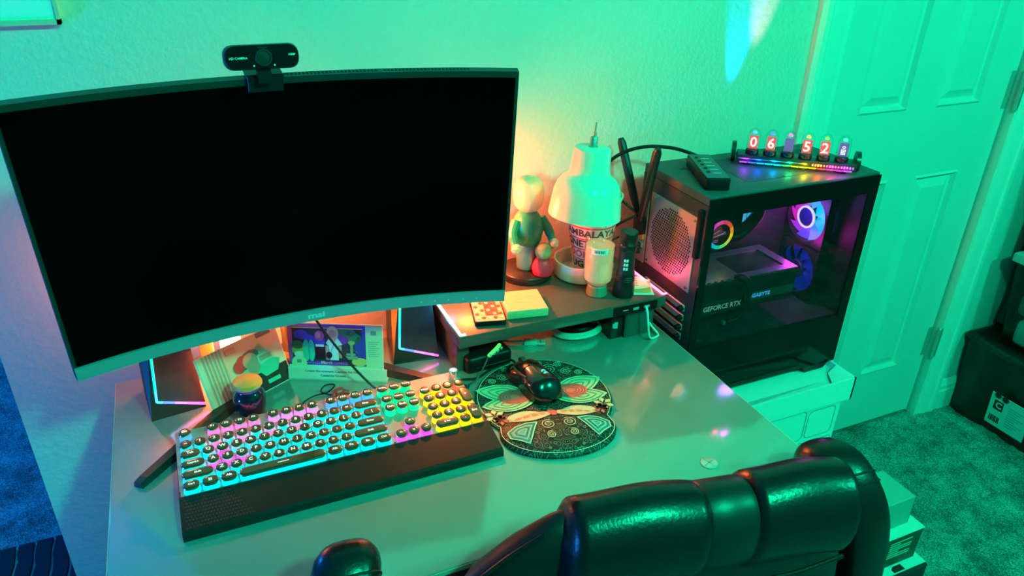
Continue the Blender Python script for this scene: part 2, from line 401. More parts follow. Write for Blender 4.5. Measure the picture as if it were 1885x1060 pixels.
# ================================================================ monitor
MC = Vector((.1202, .9824, 1.1189)); MTILT = -.0931; MR = 1.1335; MW, MH = .612, .366
def mp(u, z, wdt):
    """u -1..1 across, z up from the centre, wdt metres behind the glass"""
    a = u*MW/2/MR; r = MR+wdt
    lx = r*math.sin(a); ly = MR-MR+0-(MR-r*math.cos(a)); c, s_ = math.cos(MTILT), math.sin(MTILT)
    return Vector((MC.x+lx, MC.y+ly*c+z*s_, MC.z-ly*s_+z*c))
def curved(g, u0, u1, z0, z1, w0, w1, n=32, mi=0):
    vs = []; fs = []
    for i in range(n+1):
        u = u0+(u1-u0)*i/n; vs += [mp(u, z0, w0), mp(u, z1, w0), mp(u, z1, w1), mp(u, z0, w1)]
    for i in range(n):
        a = i*4; b = a+4
        for j in range(4): fs.append((a+j, b+j, b+(j+1) % 4, a+(j+1) % 4))
    fs += [(0, 1, 2, 3), (n*4+3, n*4+2, n*4+1, n*4)]
    return g.add(vs, fs, mi)
t = thing('curved_monitor', (.12, 1.2, DZ), 'large black curved monitor with dark screen on splayed stand', 'monitor')
HB = MH/2
g = G(); curved(g, -1, 1, -HB, HB, .001, .018); g.build('bezel', P('monitor_bezel', (.02, .022, .024), .42), t, smooth=25)
g = G(); curved(g, -.985, .985, -HB+.021, HB-.008, -.0002, .0012); g.build('screen', P('screen_glass', (.0006, .0006, .0008), .2, spec=.05), t, smooth=25)
chin = g = G(); curved(g, -.998, .998, -HB+.0005, -HB+.0195, -.0028, .001); chin = g.build('bottom_bezel', P('chin_grey', (.27, .28, .36), .36), t, smooth=25)
for u in (.565, .635, .705, .78, .85):
    g = G(); p0 = mp(u, -HB+.0085, -.0028); n_ = (mp(u, -HB+.0085, -.004)-p0); g.cyl(p0, p0+n_*.4, .0012, n=8)
    g.build('button_mark', P('mark_light', (.7, .75, .75), .4), chin)
g = G(); c0 = mp(.045, -HB+.010, -.0031); ex = mp(.1, -HB+.01, -.0031)-mp(0, -HB+.01, -.0031)
text(g, 'msi', .0135, frame(c0, ex, mp(.045, -HB+.02, -.0031)-c0) @ Matrix.Shear('XY', 4, (.25, 0)) if False else frame(c0, ex, mp(.045, -HB+.02, -.0031)-c0), 0, bold=.035, sx=1.35)
g.build('logo', P('logo_silver', (.62, .66, .7), .35), chin)
g = G()
for k in range(34):   # vent slots in the top edge
    u = -.13+k*.0155; curved(g, u, u+.008, HB+.0, HB+.0006, .008, .014, 1)
for k in range(24):
    u = .42+k*.0155; curved(g, u, u+.008, HB+.0, HB+.0006, .008, .014, 1)
g.build('vent_slots', BLACKM, t, smooth=0)
g = G(); curved(g, -.97, .97, -HB+.02, HB-.02, .017, .034, 24); curved(g, -.6, .6, -HB+.05, HB-.05, .033, .062, 16); g.build('back_housing', BLACK, t, smooth=25)
g = G(); g.tube([(.12, 1.05, 1.08), (.12, 1.11, 1.06), (.12, 1.18, .98), (.12, 1.215, .86), (.12, 1.22, .76)], .022, 14, smooth=6); g.build('stand_column', BLACK, t)
def leg(a, b, z0, h0, h1, w0, w1):
    a = Vector((*a, 0)); b = Vector((*b, 0)); dd = (b-a).normalized(); sd = Vector((-dd.y, dd.x, 0)); q = G()
    pr = lambda c, wd, h: [c+sd*wd/2+Vector((0, 0, z0)), c-sd*wd/2+Vector((0, 0, z0)), c-sd*wd*.38+Vector((0, 0, z0+h)), c+sd*wd*.38+Vector((0, 0, z0+h))]
    q.add(pr(a, w0, h0*.8)+pr(a+dd*.012, w0, h0)+pr(b, w1, h1), [(0, 1, 2, 3)]+[(i, 4+i, 4+(i+1) % 4, (i+1) % 4) for i in range(4)]+[(4+i, 8+i, 8+(i+1) % 4, 4+(i+1) % 4) for i in range(4)]+[(11, 10, 9, 8)])
    return q
legm = P('stand_leg_metal', (.035, .034, .036), .4, .2, bump=(500, .15, .0005))
leg((-.146, .957), (.105, 1.222), DZ, .011, .02, .016, .03).build('leg', legm, t, smooth=0)
leg((.372, 1.005), (.135, 1.228), DZ, .011, .02, .016, .03).build('leg', legm, t, smooth=0)
g = G(); g.lathe([(.0, 0), (.034, 0), (.034, .02), (.026, .026), (0, .026)], (.12, 1.222, DZ)); g.build('stand_hub', legm, t)
# cable dropping from the monitor
t = thing('monitor_cable', (.2, 1.09, DZ), 'thin black cable hanging from the monitor past the white photo card', 'cable')
g = G(); g.tube([(.135, 1.075, .935), (.142, 1.082, .895), (.165, 1.084, .845), (.195, 1.078, .79), (.222, 1.066, .752), (.236, 1.052, .7435), (.245, 1.036, .7435)], .0021, 8, smooth=6); g.build('cord', CABLE, t)

# webcam clipped on the top edge
wc = mp(-.066, HB, .008)
t = thing('webcam', tuple(wc), 'small black webcam clipped on top of the monitor', 'webcam')
camM = frame((.0985, .944, 1.3305), (1, 0, 0), (0, .18, 1)) @ T(0, 0, 0)
g = G(); g.rbox(-.0435, .0435, -.0145, .0145, -.033, -.001, .011, 4, M=camM); g.build('body', P('webcam_grey', (.06, .065, .065), .4), t)
fp = G(); out = []
for cx_, cy_, a0 in ((.03, .0015, 0), (-.03, .0015, 90), (-.03, -.0015, 180), (.03, -.0015, 270)):
    out += [(cx_+.0115*math.cos(rad(a0+18*k)), cy_+.0115*math.sin(rad(a0+18*k))) for k in range(6)]
fp.prism(out, -.003, .0012, M=camM); face = fp.build('face_plate', BLACKG, t, smooth=30)
for _s, _z, _x, _y2 in (('HD CAMERA', .0036, -.0275, -.001), ('1080P', .0034, .0335, .001)):
    g = G(); text(g, _s, _z, camM @ T(_x, _y2, .0014)); g.build('lettering', P('print_white', (.85, .85, .85), .5), face)
g = G(); g.lathe([(.0, -.001), (.0105, -.001), (.0105, .003), (.0095, .0042), (.0075, .0042), (.007, .003), (0, .0032)], M=camM @ T(.001, -.001, 0)); g.rbox(-.006, .006, .0098, .0125, .0, .0022, .0008, 1, M=camM @ T(.001, -.001, 0)); g.build('lens_shutter', BLACK, t)
for _x in (.0125, -.011):
    g = G(); g.cyl((_x, -.010, .001), (_x, -.010, .0017), .0011, n=8, M=camM); g.build('status_dot', P('dot_pale', (.7, .75, .75), .4), t)
g = G(); g.box(-.008, .008, -.006, .006, -.006, .016, M=T(.0985, .953, 1.305)); g.build('neck', BLACK, t, smooth=0)
tw = Matrix.Translation(mp(-.066, HB, .0)) @ RX(5.3)
g = G(); g.rbox(-.022, .022, -.006, .03, .0008, .006, .0012, 1, M=tw); g.rbox(-.021, .021, -.0065, -.0012, -.015, .005, .001, 1, M=tw); g.build('clip', BLACK, t)

# ================================================================ keyboard
KX, KY = .137, .925
t = thing('mechanical_keyboard', (KX, KY, DZ), 'black typewriter-style keyboard with round keys and rainbow backlight', 'keyboard', rad(-.3))
kx0, kx1, ky0, ky1 = -.0905, .3635, .889, 1.029
def kz(y): return .7585+(y-ky0)*.075
g = G()
pr = [(ky0, DZ+.001), (ky1, DZ+.001), (ky1, kz(ky1)), (ky0, kz(ky0))]
vs = [(kx0, y, z) for y, z in pr]+[(kx1, y, z) for y, z in pr]
g.add(vs, [(0, 1, 2, 3), (7, 6, 5, 4), (0, 4, 5, 1), (1, 5, 6, 2), (2, 6, 7, 3), (3, 7, 4, 0)])
g.build('case', [P('key_plate', (.32, .31, .30), .45, .1, bump=(600, .1, .0004))], t, smooth=0)
for x in (kx0, kx1):
    g = G(); g.box(x-.0012, x+.0012, ky0, ky1, DZ+.002, kz(ky0)+.001); g.build('side_trim', BLACK, t, smooth=0)
# wrist rest
wr = G(); yy0, yy1 = .8215, .8885
sec = [(yy0, DZ+.001), (yy1, DZ+.001), (yy1, .7615), (yy1-.003, .763), (yy0+.006, .7535), (yy0+.001, .751)]
n = len(sec); vs = [(kx0-.001, y, z) for y, z in sec]+[(kx1+.003, y, z) for y, z in sec]
wr.add(vs, [list(range(n))[::-1], list(range(n, 2*n))]+[(i, (i+1) % n, n+(i+1) % n, n+i) for i in range(n)])
rest = wr.build('wrist_rest', P('rest_black', (.013, .014, .015), .33, bump=(25, .03)), t, smooth=0)
hx = G()                                        # hexagon relief printed on the left of the rest
for j in range(9):
    for i in range(26):
        x = kx0+.006+i*.0042+(.0021 if j % 2 else 0); y = yy0+.010+j*.0058
        if i > 20-j*.7: continue
        z = .7535+(y-yy0-.006)*(.0095/.058)+.0003
        hx.poly([(x+.0013*math.cos(rad(60*k)), y+.0018*math.sin(rad(60*k)), z+.0018*math.sin(rad(60*k))*.16) for k in range(6)])
hx.build('hex_relief', P('hex_grey', (.03, .032, .034), .5), rest, smooth=0, kind='stuff')
# keys
kp = .0199; rowy = [.8985, .9195, .9410, .9625, .9840, 1.0110]
rows_ = [
 (0, 0, [('Ctrl', 1.25), ('Win', 1.25), ('Alt', 1.25), ('_', 6.25), ('Alt', 1.25), ('Fn', 1.25), ('En', 1.25), ('Ctrl', 1.25)]),
 (1, 0, [('Shift', 2.25)]+[(c, 1) for c in 'ZXCVBNM']+[('<', 1), ('>', 1), ('?', 1), ('Shift', 2.75)]),
 (2, 0, [('CapsLk', 1.75)]+[(c, 1) for c in 'ASDFGHJKL']+[(':', 1), ('"', 1), ('Enter', 2.25)]),
 (3, 0, [('Tab', 1.5)]+[(c, 1) for c in 'QWERTYUIOP']+[('[', 1), (']', 1), ('|', 1.5)]),
 (4, 0, [('~', 1)]+[(c, 1) for c in '1234567890']+[('-', 1), ('=', 1), ('Bksp', 2)]),
 (5, 0, [('Esc', 1)]), (5, 2, [('F1', 1), ('F2', 1), ('F3', 1), ('F4', 1)]), (5, 6.5, [('F5', 1), ('F6', 1), ('F7', 1), ('F8', 1)]), (5, 11, [('F9', 1), ('F10', 1), ('F11', 1), ('F12', 1)]),
 (5, 15.25, [('PrtSc', 1), ('ScrLk', 1), ('Pause', 1)]), (4, 15.25, [('Ins', 1), ('Home', 1), ('PgUp', 1)]), (3, 15.25, [('Del', 1), ('End', 1), ('PgDn', 1)]),
 (1, 16.25, [('^', 1)]), (0, 15.25, [('<-', 1), ('v', 1), ('->', 1)]),
 (4, 18.5, [('Num', 1), ('/', 1), ('*', 1), ('-', 1)]), (3, 18.5, [('7', 1), ('8', 1), ('9', 1)]), (2, 18.5, [('4', 1), ('5', 1), ('6', 1)]), (1, 18.5, [('1', 1), ('2', 1), ('3', 1)]), (0, 18.5, [('0 Ins', 2), ('.', 1)]),
]
ZC = {'cyan': (.0, .72, .95), 'pink': (1., .12, .42), 'violet': (.62, .16, 1.), 'blue': (.05, .25, 1.), 'green': (.0, .85, .22), 'magenta': (.85, .05, 1.), 'yellow': (.95, .82, .0), 'orange': (1., .4, .0), 'red': (1., .08, .05)}
def zone(u, r, ch):
    if u < 15:
        if r == 5: return 'blue' if u < 1.5 else 'pink' if u < 6.2 else 'violet' if u < 10.7 else 'blue'
        if ch in 'QWASD' and len(ch) == 1: return 'magenta' if ch != 'Q' else 'cyan'
        if r == 4 and 1.5 < u < 10 and int(u) % 2 == 0: return 'pink'
        return 'cyan'
    if u < 18.4: return 'magenta' if r < 2 else 'green'
    if r == 4: return 'red' if u > 20 else 'orange'
    return 'orange' if u > 21.4 else 'yellow'
capm = P('keycap_black', (.16, .10, .06), .16, .55, coat=.4)
ringm = P('key_ring', (.8, .66, .42), .2, 1)
def skirt_mat(zn):
    return P('skirt_'+zn, tuple(c*.3+.02 for c in ZC[zn]), .2, emit=ZC[zn], es=1.9)
KM = {}
def key_mesh(wu, zn):
    if (wu, zn) in KM: return KM[wu, zn]
    hl = (wu-1)*kp/2; R = .0086; hs = .84; g = G(); n = 20
    def loop(r, z):
        o = []
        for i in range(n):
            a = 2*PI*i/n; o.append(Vector(((hl if math.cos(a) >= -1e-9 else -hl)+r*math.cos(a), r*1.04*math.sin(a), z*hs)))
        return o
    def loft(ls, mi, cap=True):
        vs = sum(ls, []); fs = []
        for k in range(len(ls)-1): fs += [(k*n+i, k*n+(i+1) % n, (k+1)*n+(i+1) % n, (k+1)*n+i) for i in range(n)]
        if cap: fs.append(list(range((len(ls)-1)*n, len(ls)*n)))
        g.add(vs, fs, mi)
    loft([loop(R*1.05, 0), loop(R*.92, .009), loop(R*.92, .0118)], 0, False)
    loft([loop(R*.92, .0118), loop(R*1.03, .0122), loop(R*1.05, .0138), loop(R*.98, .0148), loop(R*.9, .0144)], 1, False)
    loft([loop(R*.93, .0135), loop(R*.92, .0150), loop(R*.80, .0158), loop(R*.55, .0160)], 2)
    me = bpy.data.meshes.new('key'); me.from_pydata(g.v, [], g.f)
    for m in (skirt_mat(zn), ringm, capm): me.materials.append(m)
    me.polygons.foreach_set('material_index', g.m); me.shade_smooth(); me.set_sharp_from_angle(angle=rad(50)); KM[wu, zn] = me
    return me
LEG = P('legend_white', (.9, .92, .95), .4, emit=(.8, .9, 1), es=.55)
LEGM = {}
Kinv = WM[t.name].inverted()
def legend_mesh(ch):
    if ch in LEGM: return LEGM[ch]
    g = G()
    s_ = .0082 if len(ch) == 1 else .0062 if len(ch) < 4 else .0052
    if ch == '_': g.box(-.008, .008, -.0006, .0006, 0, .0002)
    elif ch == 'Win':
        for a in (-.0013, .0013):
            for b in (-.0013, .0013): g.box(a-.001, a+.001, b-.001, b+.001, 0, .0002)
    else: text(g, ch, s_, Matrix(), bold=.03)
    me = bpy.data.meshes.new('legend'); me.from_pydata(g.v, [], g.f); me.materials.append(LEG); LEGM[ch] = me
    return me
def put_key(x, y, wu, zn, ch, dz=0, rot=0):
    o = link('key', key_mesh(wu, zn), t)
    tilt = -math.atan(.075)*0+math.atan(.075)
    o.matrix_local = Kinv @ T(x, y, kz(y)-.0004+dz) @ Matrix.Rotation(tilt, 4, 'X') @ RZ(rot)
    l = link('legend', legend_mesh(ch), o); l.matrix_local = RZ(-rot) @ T(0, .0005, .0162*.84)
for r, u0, ks in rows_:
    u = u0
    for ch, wu in ks:
        uc = u+wu/2; put_key(-.086+uc*kp, rowy[r], wu, zone(uc, r, ch), ch); u += wu
put_key(-.086+22*kp, (rowy[3]+rowy[2])/2, 2, 'orange', '+', rot=90)
put_key(-.086+22*kp, (rowy[1]+rowy[0])/2, 2, 'orange', 'Ent', rot=90)
kx, ky = .3525, 1.010
g = G(); g.lathe([(.0088, 0), (.0088, .004), (.0078, .005), (.0078, .017), (.0072, .018), (.005, .0185), (0, .0182)], (kx, ky, kz(ky)), 24); kn = g.build('volume_knob', P('knob_chrome', (.75, .75, .78), .18, .8), t)
g = G(); g.lathe([(.0052, .0186), (.0058, .0190), (.0052, .0192), (.0046, .0190)], (kx, ky, kz(ky)), 20, close=True); g.build('knob_ring', EM('knob_glow', (.1, .7, .9), 1.0), kn)
for x, y in ((-.0775, .8915), (.02, .8915), (.115, .8915), (.352, .8915), (.215, .8915)):
    g = G(); g.cyl((x, y, kz(y)), (x, y, kz(y)+.0012), .0018, n=10); g.build('screw_head', BLACK, t)

# ================================================================ mouse pad and mouse
PZ = DZ
pc = Vector((.489, .933, DZ)); prot = rad(-11)
t = thing('mouse_pad', tuple(pc), 'round wrist-rest mouse pad printed with green and red butterfly paisley', 'mouse pad', prot)
PW = WM[t.name]
def pad_r(a):
    dx, dy = math.cos(a), math.sin(a); r1 = .1175
    ex_, ey_, oy = .096, .064, -.093          # wrist lobe
    A = (dx/ex_)**2+(dy/ey_)**2; B = -2*dy*oy/ey_**2; Cc = (oy/ey_)**2-1
    ds = B*B-4*A*Cc; r2 = 0
    if ds > 0: r2 = (-B+math.sqrt(ds))/(2*A)
    k = 60.
    return math.log(math.exp(k*r1*10)+math.exp(k*max(r2, 0)*10))/k/10
def pad_h(x, y):
    q = max(0, 1-((x/.098)**2+((y+.10)/.058)**2)); return .005+.013*(q**.7 if q > 0 else 0)
g = G(); NA, NR = 96, 26; vs = []; fs = []
edge_r = [pad_r(2*PI*i/NA) for i in range(NA)]
for k in range(NR+1):
    fr = k/NR
    for i in range(NA):
        a = 2*PI*i/NA; r = edge_r[i]*fr if k else 0.0001
        x, y = r*math.cos(a), r*math.sin(a); z = pad_h(x, y) if k < NR else .0035
        vs.append(PW @ Vector((x, y, z)))
for k in range(NR):
    for i in range(NA): fs.append((k*NA+i, (k+1)*NA+i, (k+1)*NA+(i+1) % NA, k*NA+(i+1) % NA))
g.add(vs, fs)
b0 = len(vs); g.add([PW @ Vector((edge_r[i]*math.cos(2*PI*i/NA), edge_r[i]*math.sin(2*PI*i/NA), 0)) for i in range(NA)], [list(range(NA))[::-1]])
g.f += [[NR*NA+i, b0+i, b0+(i+1) % NA, NR*NA+(i+1) % NA] for i in range(NA)]; g.m += [0]*NA
padm = P('pad_fabric', (.02, .03, .028), .6)
def padpaint(m):
    nt = m.node_tree; b = nt.nodes['Principled BSDF']; tc = nt.nodes.new('ShaderNodeTexCoord')
    sep = nt.nodes.new('ShaderNodeSeparateXYZ'); nt.links.new(tc.outputs['Object'], sep.inputs[0])
    ab = nt.nodes.new('ShaderNodeMath'); ab.operation = 'ABSOLUTE'; nt.links.new(sep.outputs['X'], ab.inputs[0])
    cb = nt.nodes.new('ShaderNodeCombineXYZ'); nt.links.new(ab.outputs[0], cb.inputs['X']); nt.links.new(sep.outputs['Y'], cb.inputs['Y'])
    v = nt.nodes.new('ShaderNodeTexVoronoi'); v.inputs['Scale'].default_value = 95; nt.links.new(cb.outputs[0], v.inputs['Vector'])
    ml = nt.nodes.new('ShaderNodeMath'); ml.operation = 'MULTIPLY'; ml.inputs[1].default_value = 20; nt.links.new(v.outputs['Distance'], ml.inputs[0])
    sn = nt.nodes.new('ShaderNodeMath'); sn.operation = 'SINE'; nt.links.new(ml.outputs[0], sn.inputs[0])
    r = nt.nodes.new('ShaderNodeValToRGB'); r.color_ramp.elements[0].position = .86; r.color_ramp.elements[0].color = (.008, .014, .013, 1); r.color_ramp.elements[1].position = .98; r.color_ramp.elements[1].color = (.22, .34, .27, 1)
    nt.links.new(sn.outputs[0], r.inputs['Fac']); nt.links.new(r.outputs['Color'], b.inputs['Base Color'])
padpaint(padm)
g.build('pad', padm, t, smooth=40)
pcol = [P('print_green', (.42, .66, .42), .6), P('print_red', (.9, .16, .15), .6), P('print_cream', (.75, .62, .42), .6), P('print_teal', (.06, .42, .45), .6), P('print_black', (.008, .012, .012), .6), P('print_pale', (.55, .78, .6), .6)]
pg = G()
def on(x, y, dz): return PW @ Vector((x, y, pad_h(x, y)+dz))
def pfill(pts, mi, dz):
    dz = dz*.5+.0009
    """a filled printed patch laid on the pad as a fan of small triangles"""
    cx_ = sum(p[0] for p in pts)/len(pts); cy_ = sum(p[1] for p in pts)/len(pts); n = len(pts); vs = [on(cx_, cy_, dz)]; K = 4
    for k in range(1, K+1): vs += [on(cx_+(x-cx_)*k/K, cy_+(y-cy_)*k/K, dz) for x, y in pts]
    fs = [(0, 1+i, 1+(i+1) % n) for i in range(n)]
    for k in range(K-1):
        fs += [(1+k*n+i, 1+(k+1)*n+i, 1+(k+1)*n+(i+1) % n, 1+k*n+(i+1) % n) for i in range(n)]
    pg.add(vs, fs, mi)
def pline(pts, wd, mi, dz=.0019):
    pts = [Vector((x, y, 0)) for x, y in pts]
    pg.ribbon([on(p.x, p.y, dz) for p in pts], wd, mi)
def leafpts(x0, y0, x1, y1, bulge, n=12):
    dx_, dy_ = x1-x0, y1-y0; L = math.hypot(dx_, dy_); nx_, ny_ = -dy_/L, dx_/L; o = []
    for sgn in (1, -1):
        for i in range(n):
            q = i/n if sgn == 1 else 1-i/n
            o.append((x0+dx_*q+nx_*sgn*bulge*math.sin(PI*q)**.8, y0+dy_*q+ny_*sgn*bulge*math.sin(PI*q)**.8))
    return o
def spiral(cx_, cy_, r, turns, sgn, a0=0, n=40):
    return [(cx_+r*(1-i/n*.9)*math.cos(a0+sgn*turns*2*PI*i/n), cy_+r*(1-i/n*.9)*math.sin(a0+sgn*turns*2*PI*i/n)) for i in range(n+1)]
for s_ in (-1, 1):
    m_ = lambda pts: [(s_*x, y) for x, y in pts]
    # fore and hind wings
    for (x0, y0, x1, y1, bg) in ((.020, .005, .112, .036, .024), (.020, -.012, .110, -.012, .020)):
        L_ = leafpts(x0, y0, x1, y1, bg); pfill(m_(L_), 0, .0010)
        for k, q in enumerate((.85, .7, .55, .4, .26)):
            cx_ = x0+(x1-x0)*.52; cy_ = y0+(y1-y0)*.52
            pline(m_([(cx_+(x-cx_)*q, cy_+(y-cy_)*q) for x, y in L_+[L_[0]]]), .0011, 4 if k % 2 == 0 else 5)
        pline(m_(L_+[L_[0]]), .0016, 5)
    Rd = [(.050+.030*math.cos(2*PI*i/20), .006+.021*math.sin(2*PI*i/20)) for i in range(20)]
    pfill(m_(Rd), 1, .0022)
    for q in (.85, .68, .5, .33): pline(m_([(.050+(x-.050)*q, .006+(y-.006)*q) for x, y in Rd+[Rd[0]]]), .0007, 4, .0026)
    # scrolls at the top
    for (cx_, cy_, r) in ((.030, .078, .015), (.058, .066, .010), (.050, .090, .008), (.080, .058, .008), (.016, .098, .008)): pline(m_(spiral(cx_, cy_, r, 2.3, 1, .6)), .0011, 5)
    # flowers
    for (cx_, cy_, r, mc) in ((.094, -.040, .019, 2), (.086, -.052, .014, 1)):
        for k in range(6):
            a = rad(30+60*k); pfill(m_(leafpts(cx_, cy_, cx_+r*math.cos(a), cy_+r*math.sin(a), r*.28, 6)), mc, .0008)
            pline(m_(leafpts(cx_, cy_, cx_+r*math.cos(a), cy_+r*math.sin(a), r*.28, 6)), .0007, 4, .0021)
    # warm band across the wrist
    Bn = leafpts(.000, -.058, .082, -.052, .019); pfill(m_(Bn), 2, .0005)
    for q in range(5): pline(m_(spiral(.018+.014*q, -.058, .006, 1.8, 1, q)), .0009, 1)
    # small wings on the wrist rest
    Lw = [(.034, -.082), (.050, -.079), (.070, -.083), (.085, -.094), (.083, -.108), (.068, -.118), (.056, -.128), (.050, -.116), (.042, -.098)]
    pfill(m_(Lw), 3, .0007)
    for k, q in enumerate((.82, .64, .46, .28)):
        cx_, cy_ = .062, -.100; pline(m_([(cx_+(x-cx_)*q, cy_+(y-cy_)*q) for x, y in Lw+[Lw[0]]]), .0010, 5 if k % 2 else 4)
    pline(m_(Lw+[Lw[0]]), .0018, 5)
    for (cx_, cy_, r) in ((.017, -.092, .012), (.018, -.117, .008)): pline(m_(spiral(cx_, cy_, r, 2.2, -1, 2.)), .0013, 2)
pfill([(.008*math.cos(2*PI*i/10), -.052+.016*math.sin(2*PI*i/10)) for i in range(10)], 1, .0009)
pline([(0, -.03), (0, .02)], .006, 4, .0020)
rimp = [(.972*pad_r(2*PI*i/NA)*math.cos(2*PI*i/NA), .972*pad_r(2*PI*i/NA)*math.sin(2*PI*i/NA)) for i in range(NA+1)]
pline(rimp, .0012, 5, .0006)
pg.build('printed_pattern', pcol, t, smooth=0)

mc_ = Vector((.4865, .972, DZ+.0052))
t = thing('computer_mouse', tuple(mc_), 'glossy black wired gaming mouse resting on the patterned pad', 'mouse', rad(8))
MW_ = WM[t.name]
def mouse_surf(u, v):   # u -1..1 along, v 0..1 angle over the section
    wd = .0335*(1-.16*math.exp(-((u-.15)/.35)**2))*(1-abs(u)**5)**.5; ht = .040*(1-abs(u+.15)**2.6*.55)*(1-max(0, u-.0)**6*.6)
    if u < -.6: ht *= max(0, 1-((-u-.6)/.4)**2*.72)
    a = PI*v; return Vector((-wd*math.cos(a), u*.0635, max(.001, ht*math.sin(a)**.62)))
g = G(); NU, NV = 36, 24
vs = [MW_ @ mouse_surf(-.995+1.99*i/NU, j/NV) for i in range(NU+1) for j in range(NV+1)]
fs = [(i*(NV+1)+j, i*(NV+1)+j+1, (i+1)*(NV+1)+j+1, (i+1)*(NV+1)+j) for i in range(NU) for j in range(NV)]
fs += [[i*(NV+1) for i in range(NU+1)][::-1]+[i*(NV+1)+NV for i in range(NU+1)]]
g.add(vs, fs); body = g.build('body', P('mouse_gloss', (.008, .008, .010), .16, coat=.7), t, smooth=70)
def on_mouse(x, y, dz=.0006):
    u = max(-.97, min(.97, y/.0635)); best = min((abs(mouse_surf(u, k/40).x-x), k) for k in range(3, 38))[1]
    q = mouse_surf(u, best/40); return MW_ @ Vector((x, y, q.z+dz))
for s_ in (-1, 1):
    g = G(); vs = []; NX, NY = 6, 10
    for j in range(NY+1):
        y = .006+j*.0052; w0_ = .004; w1_ = .0215-.004*(j/NY)
        for i in range(NX+1): vs.append(on_mouse(s_*(w0_+(w1_-w0_)*i/NX), y, .0012))
    g.add(vs, [(j*(NX+1)+i, j*(NX+1)+i+1, (j+1)*(NX+1)+i+1, (j+1)*(NX+1)+i) for j in range(NY) for i in range(NX)])
    g.build('button', P('mouse_button', (.014, .012, .012), .28), t, smooth=60)
g = G(); c0 = on_mouse(0, .036, -.002); ax = MW_.to_3x3() @ Vector((1, 0, 0)); g.cyl(c0-ax*.0038, c0+ax*.0038, .0085, n=20); g.build('scroll_wheel', P('wheel_rubber', (.05, .045, .045), .5), t)
g = G(); g.tube([on_mouse(-.0225, .03, .001), on_mouse(-.0245, .01, .001), on_mouse(-.024, -.012, .001)], .0016, 6, smooth=4); g.build('side_strip', P('strip_copper', (.35, .2, .15), .25, .6), t)
g = G(); em = [[(-.005, -.001), (-.002, .0045), (.0025, .005), (.0055, .002), (.002, .0025), (-.001, .0012)], [(-.004, -.0035), (.001, -.001), (.0045, -.0005), (.006, -.005), (.0025, -.0035), (-.0005, -.0055)], [(-.001, .0005), (.003, .0012), (.005, .0005), (.001, -.0004)]]
for q in em: g.poly([on_mouse(.005+x*1.1, -.024+y*1.25, .0012) for x, y in q])
g.build('emblem', EM('emblem_teal', (.05, .75, .6), .9), t, smooth=0)
g = G(); g.tube([MW_ @ Vector((0, .062, .012)), MW_ @ Vector((.002, .075, .008)), (.468, 1.052, .7445), (.44, 1.048, .743), (.405, 1.030, .743), (.385, 1.034, .743), (.36, 1.038, .743), (.32, 1.036, .743)], .0021, 8, smooth=6); g.build('cable', CABLE, t)


# ================================================================ monitor riser with side light bars
RZT = .83; rx0, rx1, ry0, ry1 = .373, .799, 1.036, 1.268
riserm = P('riser_black', (.085, .075, .07), .32, bump=(700, .06, .0004))
t = thing('monitor_riser', (.586, 1.15, DZ), 'black desktop riser shelf with glowing light bars on its ends', 'shelf')
g = G(); g.rbox(rx0, rx1, ry0, ry1, RZT-.024, RZT, .003, 2); g.build('shelf_board', riserm, t)
g = G(); g.rbox(rx0+.006, rx0+.030, ry0+.03, ry1-.02, DZ, RZT-.024, .002, 1); g.build('side_leg', riserm, t)
g = G(); g.rbox(rx1-.075, rx1-.010, ry0+.018, ry1-.02, DZ, RZT-.024, .003, 1); g.build('side_leg', riserm, t)
g = G(); g.rbox(rx1-.118, rx1-.020, ry0-.0016, ry0+.02, RZT-.023, RZT-.004, .0012, 1); hubp = g.build('port_panel', BLACKG, t)
portm = P('port_pale', (.5, .55, .52), .4)
for i, (x, wd) in enumerate(((rx1-.098, .012), (rx1-.075, .012), (rx1-.051, .012))):
    g = G(); h = .0012 if i == 0 else .0048
    if i == 0: g.box(x, x+wd, ry0-.0022, ry0-.001, RZT-.0135, RZT-.0123)
    else:
        rectring(g, 0, wd, 0, h, .0008, 0, .001, M=frame((x, ry0-.0017, RZT-.0155), (1, 0, 0), (0, 0, 1))); g.box(x+.002, x+wd-.002, ry0-.0021, ry0-.0017, RZT-.0135, RZT-.012)
    g.build('usb_port', portm, hubp, smooth=0)
barL = EM('bar_cyan', (.25, .85, 1.), 7); barR = EM('bar_pink', (1., .12, .35), 6)
for x, m_, y0_, y1_ in ((rx0+.0045, barL, ry0+.004, ry0+.135), (rx1-.0045, barR, ry0+.006, ry0+.150)):
    g = G(); g.rbox(x-.0022, x+.0022, y0_, y1_, RZT-.0005, RZT+.0035, .001, 1); g.build('light_bar', m_, t)
    q = G(); q.rbox(x-.0012, x+.0095, y0_-.001, y0_+.003, RZT-.0002, RZT+.0028, .0008, 1); q.build('bar_clip', m_, t)
point('bar_light', (rx0+.002, ry0+.07, RZT+.012), (.05, .5, 1), .14, .01, t)
point('bar_light', (rx1-.004, ry0+.07, RZT+.012), (1, .05, .2), .12, .01, t)

